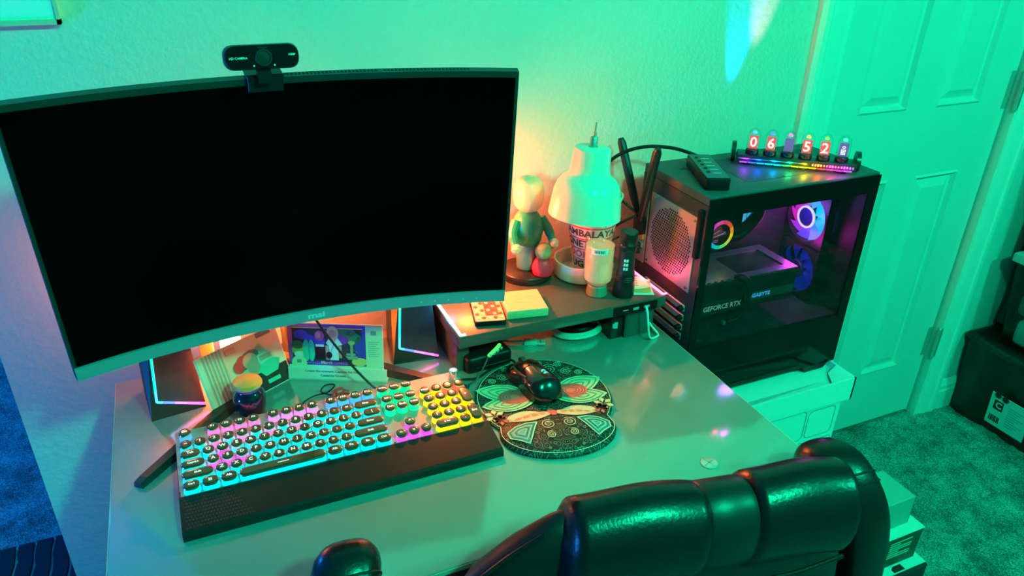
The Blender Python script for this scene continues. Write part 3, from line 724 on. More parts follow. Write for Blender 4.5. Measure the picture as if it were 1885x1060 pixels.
# -------- on the riser
t = thing('calculator', (.455, 1.1, RZT), 'cream pocket calculator with red keys on the riser beside the note pad', 'calculator')
CM = Matrix.Translation((.4505, 1.099, RZT)) @ RZ(-14)
g = G(); g.rbox(-.028, .028, -.046, .046, .0, .009, .004, 2, M=CM, vert=True); g.build('case', BLACK, t)
g = G(); g.rbox(-.0265, .0265, -.0445, .0445, .0085, .0098, .0035, 2, M=CM, vert=True); fpl = g.build('face', P('calc_cream', (.85, .50, .32), .45), t)
g = G(); g.box(-.006, .0175, -.026, .028, .0099, .0103, M=CM); g.build('red_field', P('calc_red', (.75, .08, .07), .45), fpl, smooth=0)
for j in range(6):
    for i in range(5):
        x = -.021+i*.0105; y = -.034+j*.0135
        g = G(); g.lathe([(0, 0), (.0038, 0), (.0038, .001), (.0032, .0016), (0, .0016)], n=10, M=CM @ T(x, y, .0098)); k_ = g.build('key', P('calc_key_red', (.6, .10, .09), .4) if (i+j) % 2 else P('calc_key_pale', (.85, .7, .5), .4), fpl)
        q = G(); q.ribbon([(x-.0012, y-.0018, .0116), (x+.0010, y-.0006, .0116), (x-.0008, y+.0006, .0116), (x+.0014, y+.0018, .0116)], .0006, M=CM); q.build('key_mark', INK, k_, smooth=0)
t = thing('note_pad', (.522, 1.09, RZT), 'thick block of square sticky notes with faint handwriting on the riser', 'note pad')
NM = Matrix.Translation((.519, 1.094, RZT)) @ RZ(-10)
nm = P('note_paper', (.88, .52, .30), .75, bump=(900, .1, .0003))
g = G(); g.rbox(-.0385, .0385, -.0385, .0385, 0, .0165, .0012, 1, M=NM); g.build('block', nm, t)
g = G()
for k in range(6): rectring(g, -.0388, .0388, -.0388, .0388, .001, .002+k*.0024, .0022+k*.0024, M=NM)
g.build('sheet_edges', P('note_edge', (.62, .5, .32), .8), t, smooth=0, kind='stuff')
random.seed(3)
for (x0, x1, y) in ((-.018, .006, .018), (-.014, .002, .004), (-.022, .004, -.008), (.012, .028, .002), (.008, .024, .012)):
    g = G(); n = 14; g.ribbon([(x0+(x1-x0)*i/n, y+random.uniform(-.0022, .0022), .0168) for i in range(n+1)], .0006, M=NM); g.build('handwriting', P('pencil_grey', (.42, .3, .2), .8), t, smooth=0)

# plain stand-ins for the two figurines
def peg(base, prof, mats, names, name, label, cat='figurine', n=28):
    t_ = thing(name, base, label, cat)
    for pr_, m_, nm_ in zip(prof, mats, names):
        if nm_ != 'base': pr_ = [(max(0, v.x), v.y) for v in catmull([Vector((a_, b_, 0)) for a_, b_ in pr_], 4)]
        g_ = G(); g_.lathe(pr_, base, n); g_.build(nm_, m_, t_, smooth=60)
    return t_
fg = (.583, 1.218, RZT)
t = peg(fg, [[(0, 0), (.051, 0), (.053, .003), (.053, .013), (.051, .016), (0, .016)],
             [(.0, .016), (.017, .016), (.02, .03), (.021, .055), (.023, .075), (.0, .076)],
             [(.0, .072), (.025, .074), (.03, .09), (.031, .105), (.026, .125), (.014, .140), (.0, .142)],
             [(.0, .137), (.014, .139), (.026, .150), (.030, .168), (.0285, .188), (.020, .203), (.0, .209)]],
        [P('figure_base', (.02, .016, .018), .3), P('peg_teal', (.09, .3, .26), .35), P('peg_green', (.02, .34, .20), .3), P('peg_cream', (.80, .68, .42), .35)],
        ['base', 'lower_body', 'upper_body', 'head'], 'peg_figurine', 'plain green and cream peg figurine on black disc base')
for s_ in (-1, 1):
    g = G(); g.tube([(fg[0]+s_*.026, fg[1]-.004, fg[2]+.122), (fg[0]+s_*.038, fg[1]-.014, fg[2]+.10), (fg[0]+s_*.040, fg[1]-.032, fg[2]+.082)], [.010, .0095, .008], 10, smooth=5); g.build('arm', P('peg_green', (.02, .34, .20), .3), t)
    g = G(); g.lathe([(0, -.011), (.006, -.009), (.010, -.003), (.010, .004), (.006, .009), (0, .011)], (fg[0]+s_*.040, fg[1]-.037, fg[2]+.078), 16); g.build('hand', P('peg_cream', (.80, .68, .42), .35), t)
f2 = (.601, 1.180, RZT+.016)
t = peg(f2, [[(0, 0), (.016, 0), (.020, .006), (.021, .016), (.016, .030), (.009, .036), (0, .037)],
             [(0, .034), (.009, .035), (.015, .042), (.0165, .050), (.0135, .060), (.006, .065), (0, .0655)]],
        [P('peg_red', (.75, .03, .07), .5, bump=(120, .4, .002)), P('peg_sage', (.25, .42, .22), .4)], ['body', 'head'], 'small_peg_figurine', 'tiny red and green peg figurine standing on the black disc')

# desk lamp: round tray base, gooseneck, bell shade
lb = (.690, 1.182, RZT)
lampw = P('lamp_white', (.85, .80, .74), .28)
t = thing('desk_lamp', lb, 'white desk lamp with bell-shaped shade and round tray base', 'lamp')
g = G(); g.lathe([(0, 0), (.052, 0), (.056, .004), (.0575, .034), (.0565, .0365), (.0545, .0365), (.0525, .034), (.0515, .007), (0, .006)], lb, 40); g.build('tray_base', P('tray_pinkish', (.8, .66, .60), .4), t)
sh = Matrix.Translation((.634, 1.090, 1.000)) @ RY(5) @ RX(-2) @ Matrix.Scale(.89, 4, (0, 0, 1))
pr = [(.0635, 0), (.0655, .0005), (.0652, .006), (.0625, .030), (.0600, .052), (.056, .066), (.048, .078), (.040, .084), (.0365, .090), (.0345, .104), (.0325, .134), (.0315, .1375), (.029, .1395), (0, .1405)]
pin = [(.0, .135), (.027, .134), (.030, .130), (.034, .09), (.044, .076), (.054, .063), (.060, .03), (.0635, 0)]
g = G(); g.lathe(pr, n=48, M=sh); g.lathe(pin[::-1], n=48, M=sh); shade = g.build('shade', lampw, t, smooth=50)
g = G(); g.lathe([(0, .139), (.0085, .139), (.0085, .142), (.007, .143), (.007, .158), (.006, .160), (.0035, .161), (.0032, .168), (.0018, .170), (.0016, .187), (0, .187)], n=20, M=sh); g.build('knob', P('knurled_steel', (.55, .57, .55), .35, .8, bump=(900, .5, .001)), shade)
g = G(); g.tube([(lb[0]+.005, lb[1]+.047, RZT+.02), (lb[0]+.03, lb[1]+.062, .92), (lb[0]+.038, lb[1]+.055, 1.02), (lb[0]+.008, lb[1]+.005, 1.078), (.642, 1.105, 1.085)], .0048, 12, smooth=8); g.build('gooseneck', lampw, t)

# printed souvenir cup in the tray
cb = (.708, 1.184, RZT+.0075)
t = thing('printed_cup', cb, 'tall tapered white cup printed with bands of words standing in the lamp tray', 'cup')
CH = .159; rb_, rt_ = .0320, .0560
def cr(z): return rb_+(rt_-rb_)*z/CH
g = G(); g.lathe([(0, 0), (rb_-.002, 0), (rb_, .002), (rt_, CH), (rt_+.001, CH+.002), (rt_-.001, CH+.003), (rt_-.0025, CH), (rb_-.003, .004), (0, .004)], cb, 48); cup = g.build('cup', P('cup_white', (.82, .76, .64), .4), t, smooth=40)
face_a = math.atan2(-cb[1], -cb[0])
red = P('cup_red', (.7, .06, .05), .45); drk = P('cup_dark', (.05, .045, .045), .5)
def cup_text(st, size, z, da, mat, sx=1.):
    def bd(a):
        r = cr(z+a.y)+.0005; th = face_a+da+a.x/cr(z); return Vector((cb[0]+r*math.cos(th), cb[1]+r*math.sin(th), cb[2]+z+a.y))
    g_ = G(); text(g_, st, size, Matrix(), bold=.025, bend=bd, sx=sx); g_.build('print_word', mat, cup, smooth=0)
def cup_band(z0, z1, mat):
    g_ = G(); g_.lathe([(cr(z0)+.0003, z0), (cr(z1)+.0003, z1)], cb, 48); g_.f = g_.f[:48]; g_.m = g_.m[:48]; g_.build('print_band', mat, cup)
for z0, z1, m_ in ((.034, .036, red), (.057, .0595, red), (.080, .0825, red), (.104, .107, red), (.119, .1205, drk), (.135, .1365, drk), (.150, .153, drk)): cup_band(z0, z1, m_)
cup_text('UGA', .021, .0235, -.5, drk); cup_text('OOK', .021, .0465, -.62, red); cup_text('GNET', .021, .0700, -.68, drk)
cup_text('JAMBALAYA', .0205, .0935, -.10, drk, 1.08); cup_text('F', .012, .1125, .62, drk); cup_text('O-BOY', .0135, .1275, .80, drk); cup_text('NICA', .0135, .1435, .82, drk)
hc = P('scissors_teal', (.03, .30, .34), .35)
t = thing('scissors', (.728, 1.196, RZT+.012), 'teal-handled scissors standing in the printed cup', 'scissors')
g = G(); ln = Vector((.10, .03, 1)).normalized(); b0 = Vector((.716, 1.188, .845)); M_ = frame(b0, (.7, -.7, 0), ln)
for s_ in (-1, 1):
    rr = []
    for k in range(16): rr.append((s_*.010+.0095*math.cos(2*PI*k/16), .165+.018*math.sin(2*PI*k/16), 0))
    g.tube(rr, .0028, 8, M=M_, closed=True)
h_ = g; h_.build('handles', hc, t)
g = G(); g.box(-.004, .004, .01, .15, -.001, .001, M=M_); g.build('blades', CHROME, t, smooth=0)
t = thing('pen', (.722, 1.19, RZT+.012), 'dark pen leaning in the printed cup beside the scissors', 'pen')
g = G(); g.tube([(.716, 1.160, .845), (.735, 1.175, 1.005)], .0042, 10); g.build('barrel', BLACK, t)

# upside-down vial
vb = (.676, 1.094, RZT)
t = thing('glass_vial', vb, 'clear vial of pale liquid standing upside down on its cap', 'bottle')
g = G(); g.lathe([(0, 0), (.0195, 0), (.0205, .002), (.0185, .020), (.0165, .022), (0, .022)], vb, 28); g.build('cap', P('vial_cap', (.20, .24, .20), .4), t)
g = G(); g.lathe([(.0165, .022), (.0195, .024), (.0275, .034), (.0285, .042), (.0285, .119), (.026, .126), (.017, .1305), (0, .1315)], vb, 32); body = g.build('glass', glassy('vial_glass', (.93, .96, .93)), t, smooth=50)
g = G(); g.lathe([(0, .0225), (.018, .0245), (.0258, .034), (.0268, .042), (.0268, .104), (0, .104)], vb, 28); g.build('liquid', P('vial_liquid', (.85, .84, .62), .15, alpha=.5), body)
fa = math.atan2(-vb[1], -vb[0])
g = G(); nn = 10; R_ = .0289
vs = [(vb[0]+R_*math.cos(fa-.55+1.1*i/nn), vb[1]+R_*math.sin(fa-.55+1.1*i/nn), vb[2]+z) for i in range(nn+1) for z in (.094, .106)]
g.add(vs, [(2*i, 2*i+2, 2*i+3, 2*i+1) for i in range(nn)]); lab = g.build('label', PAPER, body)
g = G(); R_ = .0291
for k in range(9):
    a = fa-.32+k*.08; g.add([(vb[0]+R_*math.cos(a+d_), vb[1]+R_*math.sin(a+d_), vb[2]+z) for d_, z in ((0, .097), (.03+.02*(k % 2), .097), (.03+.02*(k % 2), .103), (0, .103))], [(0, 1, 2, 3)])
g.build('label_print', INK, lab, smooth=0)
# flashlight
fb = (.7225, 1.072, RZT)
t = thing('flashlight', fb, 'black metal flashlight standing on its head at the front of the riser', 'flashlight')
g = G(); g.lathe([(0, 0), (.0195, 0), (.0205, .003), (.0205, .022), (.0190, .030), (.0185, .047), (.0180, .050)], fb, 32); g.f = g.f; g.build('head', P('flash_black', (.014, .013, .013), .3), t)
g = G(); g.lathe([(.0178, .0502), (.0172, .053), (.0158, .058), (.0158, .096), (0, .096)], fb, 32); g.build('barrel', P('flash_barrel', (.02, .018, .018), .42), t)
g = G(); g.lathe([(.0162, .0962), (.0172, .098), (.0172, .108), (.0166, .109), (.0172, .110), (.0172, .131), (.016, .1325), (0, .1325)], fb, 32); g.build('tail_cap', P('flash_black', (.014, .013, .013), .3), t)
for z in (.034, .038, .042):
    g = G(); g.lathe([(.0187, z), (.0194, z+.0012), (.0187, z+.0024), (.018, z+.0012)], fb, 28, close=True); g.build('grip_ring', BLACK, t)
ff = math.atan2(-fb[1], -fb[0])
g = G(); 
for k in range(3):
    for j in range(2):
        a = ff-.28+j*.3; z0 = .058+k*.0085
        g.add([(fb[0]+.0162*math.cos(a+d_), fb[1]+.0162*math.sin(a+d_), fb[2]+z) for d_, z in ((0, z0), (.24, z0+.001), (.24, z0+.0068), (0, z0+.006))], [(0, 1, 2, 3)])
g.build('print', P('print_white', (.85, .85, .85), .5), t, smooth=0)
# loose papers
for k, (lab, cx_, cy_, rz_, w_, h_, z_, mt) in enumerate((
    ('lowest pale slip of the loose papers beside the flashlight', .760, 1.083, -22, .06, .055, .0006, PAPER),
    ('orange slip in the middle of the loose papers beside the flashlight', .764, 1.092, -30, .056, .056, .0022, P('slip_orange', (.8, .42, .16), .75)),
    ('topmost handwritten slip of the loose papers beside the flashlight', .762, 1.098, -12, .052, .05, .0040, P('slip_mint', (.66, .82, .66), .75)))):
    t = thing('paper_slip', (cx_, cy_, RZT+z_), lab, 'paper', rad(rz_), 'loose slips on the riser')
    g = G(); n = 8; vs = []
    for j in range(2):
        for i in range(n+1):
            for e in (0, .0005): vs.append((-w_/2+w_*i/n, -h_/2+h_*j, e+.006*max(0, (i/n-.55))**2*k+.003*max(0, .3-i/n)**2*k))
    q = 2*(n+1); fs = []
    for i in range(n):
        a = 2*i; fs += [(a+1, a+3, q+a+3, q+a+1), (a, q+a, q+a+2, a+2), (a, a+2, a+3, a+1), (q+a, q+a+1, q+a+3, q+a+2)]
    fs += [(0, 1, q+1, q), (2*n, q+2*n, q+2*n+1, 2*n+1)]
    g.add(vs, fs, M=WM[t.name]); sheet = g.build('sheet', mt, t, smooth=30)
    if k == 2:
        for i in range(4):
            g = G(); y = .016-i*.0095; g.ribbon([(-.019+.0022*j, y+random.uniform(-.0012, .0012), .0024) for j in range(15-i)], .0016, M=WM[t.name]); g.build('handwriting', INK, sheet, smooth=0)

t = thing('added_orange_light', (.43, 1.235, RZT), 'added unseen orange light on the riser hidden behind the monitor', 'lamp')  # unseen lamp added for the orange glow on wall, riser and desk
g = G(); g.lathe([(0, 0), (.022, 0), (.022, .010), (.008, .014), (.007, .140), (0, .140)], (.43, 1.235, RZT), 24); g.build('stand', BLACK, t)
g = G(); g.lathe([(0, .186), (.026, .184), (.027, .187), (.020, .196), (0, .200)], (.43, 1.235, RZT), 24); g.build('added_hood', BLACK, t)  # added cap that keeps the orange light off the upper wall
g = G(); g.cyl((.4065, 1.235, RZT+.01), (.4065, 1.235, RZT+.187), .0018, n=8); g.build('added_hood_rod', BLACK, t)
point('glow', (.43, 1.235, RZT+.165), (1., .12, .02), BACK_W, .014, t)
# -------- under and before the riser
t = thing('power_brick', (.435, 1.09, DZ), 'black power brick with green lit end under the riser front', 'adapter')
BM = Matrix.Translation((.4335, 1.086, DZ)) @ RZ(4)
g = G(); g.rbox(-.043, .046, -.038, .035, 0, .034, .008, 3, M=BM); g.build('case', BLACK, t)
g = G(); g.rbox(-.028, .040, -.0386, -.0378, .012, .0128, .0002, 1, M=BM); g.build('seam', DKGREY, t)
g = G(); g.tube([(.462, 1.066, .779), (.452, 1.056, .7795), (.432, 1.045, .774)], .0035, 8); g.build('indicator', EM('brick_green', (.1, .9, .2), .9), t)
for i in range(4):
    g = G(); g.cyl((.435+i*.009, 1.044+i*.0052, .773), (.436+i*.009, 1.0425+i*.0052, .7775), .0022, n=8); g.build('indicator_tip', P('tip_pale', (.5, .75, .5), .4), t)
t = thing('brick_cord', (.4, 1.04, DZ), 'thin dark cord running from the power brick down to the keyboard', 'cord')
g = G(); g.tube([(.430, 1.043, .774), (.418, 1.034, .76), (.402, 1.026, .7435), (.386, 1.018, .7425), (.376, 1.004, .7425)], .0016, 8, smooth=6); g.build('cord', P('cord_grey', (.06, .065, .065), .5), t)
t = thing('usb_cable', (.53, 1.12, DZ), 'pale usb cable with its plug lying under the riser', 'cable')
UM = Matrix.Translation((.543, 1.104, DZ+.0045)) @ RZ(-24)
g = G(); g.rbox(-.012, .012, -.0075, .0075, -.0045, .0045, .002, 2, M=UM); g.build('plug_grip', P('plug_grey', (.5, .56, .54), .4), t)
g = G(); g.box(.012, .029, -.006, .006, -.0023, .0023, M=UM); sh_ = g.build('plug_shell', P('plug_shell', (.6, .64, .62), .35, .4), t, smooth=0)
for s_ in (-1, 1): 
    g = G(); g.box(.018, .021, s_*.003-.0012, s_*.003+.0012, .0023, .0025, M=UM); g.build('plug_hole', INK, sh_, smooth=0)
g = G()
for i in range(6): g.cyl((-.013-i*.0036, 0, 0), (-.0152-i*.0036, 0, 0), .0042-i*.0003, n=10, M=UM)
g.tube([UM @ Vector((-.012, 0, 0)), UM @ Vector((-.04, 0, 0)), UM @ Vector((-.07, .012, -.001)), (.46, 1.17, .743), (.44, 1.22, .743)], .0022, 8, smooth=5); g.build('cord', P('cord_pale', (.4, .45, .43), .5), t)
t = thing('coiled_cable', (.648, 1.105, DZ), 'coil of pale cable lying on the desk under the riser', 'cable')
cp = []
for i in range(66):
    a = 2*PI*i/22+.4; k_ = 1-.04*(i//22); cp.append((.650+.050*k_*math.cos(a), 1.112+.034*k_*math.sin(a), DZ+.0045+.0030*(i/22)))
g = G(); g.tube(cp, .0034, 8); g.build('coil', P('cord_silver', (.45, .55, .52), .3), t)
g = G(); g.tube([(.610, 1.118, DZ+.006), (.640, 1.128, DZ+.02), (.665, 1.115, DZ+.024), (.695, 1.135, DZ+.006)], .0028, 8, smooth=5); g.build('tail', CABLE, t)
t = thing('black_puck', (.650, 1.112, DZ), 'flat black round puck lying inside the coil of pale cable', 'puck')
g = G(); g.lathe([(0, 0), (.024, 0), (.026, .003), (.026, .018), (.023, .021), (0, .021)], (.650, 1.112, DZ), 28); g.build('body', BLACK, t)
g = G(); g.lathe([(.012, .0212), (.014, .0216), (.016, .0212)], (.650, 1.112, DZ), 24); g.build('ring_mark', DKGREY, t)
t = thing('black_dock', (.745, 1.075, DZ), 'black boxy dock standing under the right end of the riser', 'dock')
g = G(); g.rbox(.695, .722, 1.060, 1.16, DZ, DZ+.05, .003, 2); g.build('case', BLACK, t)
g = G(); g.box(.6975, .7015, 1.0585, 1.060, DZ+.026, DZ+.036); g.box(.7015, .709, 1.0585, 1.060, DZ+.024, DZ+.038); g.build('blue_tab', P('tab_blue', (.2, .42, .5), .4), t, smooth=0)
t = thing('white_lead', (.77, 1.05, DZ), 'white cable looping from the riser port down to the desk', 'cable')
g = G(); g.tube([(.752, ry0-.003, .817), (.752, ry0-.010, .806), (.755, 1.024, .782), (.760, 1.024, .757), (.772, 1.030, .7435), (.788, 1.034, .7432), (.792, 1.041, .745), (.784, 1.052, .757), (.772, 1.06, .78), (.765, 1.052, .80)], .0023, 8, smooth=6); g.build('cord', WCABLE, t)

# ================================================================ speakers
spk_body = P('speaker_black', (.012, .012, .013), .4); spk_front = P('speaker_front', (.05, .035, .05), .22)
def speaker(loc, rz_, label):
    t_ = thing('desk_speaker', loc, label, 'speaker', rad(rz_), 'pair of angular lit speakers')
    M_ = WM[t_.name]
    A = (0, 0, 0); At = (.010, .078, .165); B = (.014, .010, .027); Bt = (.028, .056, .165); C_ = (.084, .002, .006); Ct = (.078, .058, .165)
    D_ = (0, .100, 0); Dt = (.006, .100, .165); E_ = (.084, .100, 0); Et = (.078, .100, .165); C0 = (.084, .002, 0)
    v = [A, At, B, Bt, C_, Ct, D_, Dt, E_, Et, C0]
    g_ = G(); g_.add(v, [(0, 10, 4, 2), (0, 2, 3, 1), (0, 1, 7, 6), (10, 8, 9, 5, 4), (1, 3, 5, 9, 7), (6, 7, 9, 8), (0, 6, 8, 10)], M=M_); g_.build('cabinet', spk_body, t_, smooth=0)
    g_ = G(); g_.add([B, C_, Ct, Bt], [(0, 1, 2, 3)], M=M_); g_.build('front_panel', spk_front, t_, smooth=0)
    off = Vector((-.0005, -.0015, .001))
    stops = [(.55, 1, 0), (.25, 1, .1), (0, .9, .5), (0, .75, .9), (.05, .45, 1), (.1, .2, 1), (.45, .2, 1), (.8, .15, 1), (1, .1, .9)]
    mats_ = [EM('spk_led_%d' % i, c, 2.2) for i, c in enumerate(stops)]
    def led(p, q, ids, nm_):
        g2 = G(); p = Vector(p)+off; q = Vector(q)+off; n_ = len(ids)
        for i, k in enumerate(ids): g2.cyl(p+(q-p)*(i/n_), p+(q-p)*((i+1)/n_), .0021, n=8, mi=k, M=M_)
        g2.build(nm_, mats_, t_, smooth=40)
    led(Bt, B, [0, 0, 1, 1, 2, 3, 3, 4], 'upright_led'); led(B, C_, [4, 5, 5, 6, 6, 7, 7, 8], 'lower_led')
    return t_
speaker((-.127, 1.114, DZ), 6.5, 'angular black speaker at the left corner of the desk with glowing edge')
speaker((.279, 1.131, DZ), -8, 'angular black speaker between the photo card and the riser with glowing edge')

# ================================================================ cards, jar, ear buds, glowing lamp
def card(nm, bl, br, h, lean, thick, label, cat):
    bl = Vector(bl); br = Vector(br); ex = (br-bl).normalized(); nrm = Vector((ex.y, -ex.x, 0))
    ey = (Vector((0, 0, 1))*math.cos(lean)-nrm*math.sin(lean)); W_ = (br-bl).length
    t_ = thing(nm, tuple((bl+br)/2), label, cat)
    M_ = frame(bl, ex, ey); g_ = G(); g_.box(0, W_, 0, h, -thick, 0, M=M_); g_.build('sheet', PAPER, t_, smooth=0)
    return t_, M_, W_
t, M_, W_ = card('photo_print', (-.032, 1.084, DZ), (.103, 1.158, DZ), .103, rad(20), .0012, 'glossy photo print leaning behind the dark jar', 'photo')
H_ = .103
pm = [P('ph_wall', (.70, .52, .42), .25), P('ph_curtain', (.36, .38, .36), .25), P('ph_curtain_pale', (.66, .58, .42), .25), P('ph_dark', (.02, .03, .035), .25), P('ph_red', (.75, .05, .06), .25), P('ph_skin', (.72, .30, .24), .25), P('ph_teal', (.04, .55, .42), .25), P('ph_mint', (.45, .66, .56), .25), P('ph_grey', (.2, .18, .18), .25)]
g = G()
def rect(x0, x1, y0, y1, mi, z): g.poly([(x0*W_, y0*H_, z), (x1*W_, y0*H_, z), (x1*W_, y1*H_, z), (x0*W_, y1*H_, z)], mi, M_)
def blob(cx_, cy_, r, mi, z, ry=None, n=18): g.poly([(x, y, z) for x, y in circle(cx_*W_, cy_*H_, r, n, ry=ry)], mi, M_)
rect(.01, .99, .01, .99, 0, .0003); rect(.01, .30, .01, .99, 1, .0005)
for k in range(7): rect(.02+k*.04, .035+k*.04, .01, .99, 2 if k % 2 else 7, .0007)
rect(.01, .07, .01, .99, 7, .0008); rect(.30, .99, .01, .34, 3, .0006); rect(.62, .99, .34, .70, 7, .0005)
blob(.50, .62, .013, 4, .0010); blob(.44, .58, .011, 4, .0011); blob(.58, .60, .014, 5, .0012); blob(.60, .68, .016, 8, .0009, .010); blob(.60, .50, .012, 5, .0011, .016)
g.poly([(.64*W_, .36*H_, .0012), (.70*W_, .24*H_, .0012), (.86*W_, .26*H_, .0012), (.93*W_, .44*H_, .0012), (.82*W_, .50*H_, .0012), (.68*W_, .46*H_, .0012)], 6, M_)
rect(.67, .86, .50, .64, 7, .0013); rect(.69, .84, .52, .61, 5, .0014); rect(.70, .86, .10, .17, 6, .0010); rect(.74, .92, .90, .985, 8, .0008); rect(.34, .46, .84, .94, 5, .0008)
g.build('picture', pm, t, smooth=0)
t, M_, W_ = card('photo_card', (.099, 1.157, DZ), (.249, 1.086, DZ), .106, rad(9), .002, 'white souvenir photo card with party picture and slogan propped on the desk', 'photo card')
H_ = .106
sheet_ = [o for o in t.children][0] if t.children else None
pm = [P('pc_violet', (.33, .05, .55), .3), P('pc_pink', (.85, .10, .42), .3), P('pc_night', (.02, .04, .08), .3), P('pc_blue', (.06, .06, .65), .3), P('pc_jungle', (.03, .22, .16), .3), P('pc_teal', (.0, .62, .45), .3), P('pc_black', (.012, .012, .016), .3), P('pc_white', (.78, .82, .85), .3), P('pc_skin', (.75, .35, .32), .3), P('pc_blond', (.72, .56, .36), .3), P('pc_lime', (.35, .55, .2), .3), P('pc_mint', (.62, .80, .62), .4), P('pc_gold', (.8, .65, .25), .3), P('pc_sage', (.28, .42, .36), .3)]
g = G()
rect(.0, .82, .26, .985, 0, .0003); rect(.04, .79, .27, .93, 2, .0006); rect(.0, .045, .30, .985, 1, .0008); rect(.0, .35, .93, .985, 1, .0005)
rect(.78, .82, .28, .95, 3, .0009); rect(.05, .79, .915, .93, 12, .001)
blob(.14, .80, .013, 3, .0010, .009); blob(.22, .74, .012, 3, .0011, .007); blob(.60, .84, .020, 4, .0009, .011); blob(.68, .76, .016, 4, .0010, .010); blob(.57, .72, .012, 0, .0011, .008); blob(.75, .60, .008, 3, .001, .02)
for k in range(7):
    a = rad(20+k*23); g.ribbon([((.64+.02*k*.3)*W_, .8*H_, .0013), ((.64+.02*k*.3)*W_+.014*math.cos(a), .8*H_+.010*math.sin(a), .0013)], .0012, 13, M_, up=M_.to_3x3().col[2])
blob(.11, .53, .012, 10, .0012, .010); blob(.12, .45, .010, 7, .0013, .006); blob(.10, .62, .011, 4, .0012, .008)
for xx, ww in ((.19, .0065), (.245, .006)): blob(xx, .52, ww, 5, .0014, .021)
rect(.285, .385, .37, .60, 6, .0013); rect(.29, .38, .595, .635, 7, .0014); rect(.28, .39, .63, .75, 3, .00125); blob(.335, .79, .0085, 1, .0015, .0095); blob(.325, .80, .0045, 8, .0017, .006)
g.poly([(.40*W_, .66*H_, .0014), (.44*W_, .76*H_, .0014), (.52*W_, .77*H_, .0014), (.575*W_, .64*H_, .0014), (.53*W_, .62*H_, .0014), (.53*W_, .36*H_, .0014), (.44*W_, .36*H_, .0014), (.43*W_, .62*H_, .0014)], 7, M_)
blob(.475, .84, .0105, 9, .0015, .0135); blob(.472, .83, .0055, 8, .0017, .0075); rect(.395, .43, .36, .62, 8, .0015); rect(.535, .565, .40, .62, 8, .0015); blob(.43, .45, .0055, 6, .0017, .0065)
g.ribbon([(.50*W_, .74*H_, .0018), (.45*W_, .50*H_, .0018)], .0012, 0, M_, up=M_.to_3x3().col[2])
rect(.59, .73, .38, .44, 13, .0013); rect(.61, .71, .45, .49, 13, .0013); rect(.655, .685, .44, .66, 13, .0014); blob(.67, .68, .006, 10, .0015, .004); g.ribbon([(.60*W_, .52*H_, .0015), (.66*W_, .60*H_, .0015), (.73*W_, .50*H_, .0015)], .0022, 10, M_, up=M_.to_3x3().col[2])
blob(.75, .34, .014, 12, .0012, .008); rect(.18, .62, .265, .335, 0, .0016)
blob(.11, .29, .0135, 11, .0018, .0150); rect(.0, 1, .0, .265, 11, .0019); rect(.82, 1., .0, .985, 11, .0017)
for k in range(22): blob(.20+.02*k if k < 10 else .42+.02*(k-8), .30+.008*math.sin(k), .0007, 7, .0019, n=6)
g.build('picture', pm, t, smooth=0)
def words(st, size, x, y, mat, z=.0022, bold=.01, nm_='lettering'):
    g_ = G(); text(g_, st, size, M_ @ T(x*W_, y*H_, z), bold=bold); g_.build(nm_, mat, t, smooth=0)
words('Create the moment. Capture the magic.', .0062, .47, .165, DKGREY); words('Celebrate forever.', .0062, .47, .09, DKGREY); words('Mardi', .0085, .40, .315, P('pc_word', (.85, .5, .45), .4), .0024, .03)
def crown(cx_, cy_, s_):
    g_ = G()
    for k in range(3): g_.box(cx_*W_-s_, cx_*W_+s_, cy_*H_-s_*.7+k*s_*.55, cy_*H_-s_*.4+k*s_*.55, .0021, .0023, M=M_)
    for k in (-1, 0, 1): g_.box(cx_*W_+k*s_*.7-s_*.15, cx_*W_+k*s_*.7+s_*.15, cy_*H_-s_*.7, cy_*H_+s_, .0021, .0023, M=M_)
    g_.build('emblem', P('pc_emblem', (.2, .35, .32), .5), t, smooth=0)
crown(.905, .86, .0048); crown(.11, .325, .0038)
for k in range(8):
    g = G(); g.box(.845*W_, (.965-.02*(k % 3))*W_, (.70-.036*k)*H_, (.712-.036*k)*H_, .0019, .0022, M=M_); g.build('fine_print', P('pc_fine', (.30, .55, .52), .5), t, smooth=0)
g = G(); g.box(-.002, W_+.006, -.0005, .024, .0021, .0042, M=M_); g.box(-.002, W_+.006, 0, .002, -.03, .0042, M=M_); g.build('holder', P('holder_clear_white', (.72, .80, .74), .35), t, smooth=0)
# slogan sits on the front of the holder
for o in [c for c in t.children if c.name.startswith('lettering')][:2]: o.location = (M_.to_3x3() @ Vector((0, 0, .0023)))
jb = (.024, 1.062, DZ)
t = thing('small_jar', jb, 'small dark purple glass jar with orange lid before the photo print', 'jar')
g = G(); g.lathe([(0, 0), (.0175, 0), (.0205, .003), (.0245, .028), (.0258, .040), (.0245, .050), (.020, .057), (.0178, .060), (.0178, .064), (0, .064)], jb, 36); g.build('body', P('jar_glass', (.012, .006, .025), .08, coat=.8), t, smooth=50)
g = G(); g.lathe([(.018, .0605), (.0195, .061), (.0195, .0655), (.018, .066)], jb, 32); g.build('neck_band', P('jar_blue', (.08, .05, .45), .3), t)
g = G(); g.lathe([(0, .0662), (.0215, .0662), (.023, .068), (.023, .071), (.0215, .0745), (.014, .078), (0, .0795)], jb, 36); g.build('lid', P('jar_orange', (.85, .33, .08), .4), t)
t = thing('glow_lamp', (.012, 1.238, DZ), 'small cube lamp glowing bright orange behind the photo print', 'lamp')
g = G(); g.rbox(-.008, .032, 1.222, 1.256, DZ, DZ+.028, .003, 1); g.build('base', P('lamp_base', (.3, .2, .15), .5), t)
g = G(); g.rbox(-.006, .030, 1.224, 1.254, DZ+.029, DZ+.085, .004, 2); g.build('diffuser', EM('glow_orange', (1., .40, .12), 9, (.9, .6, .4)), t)
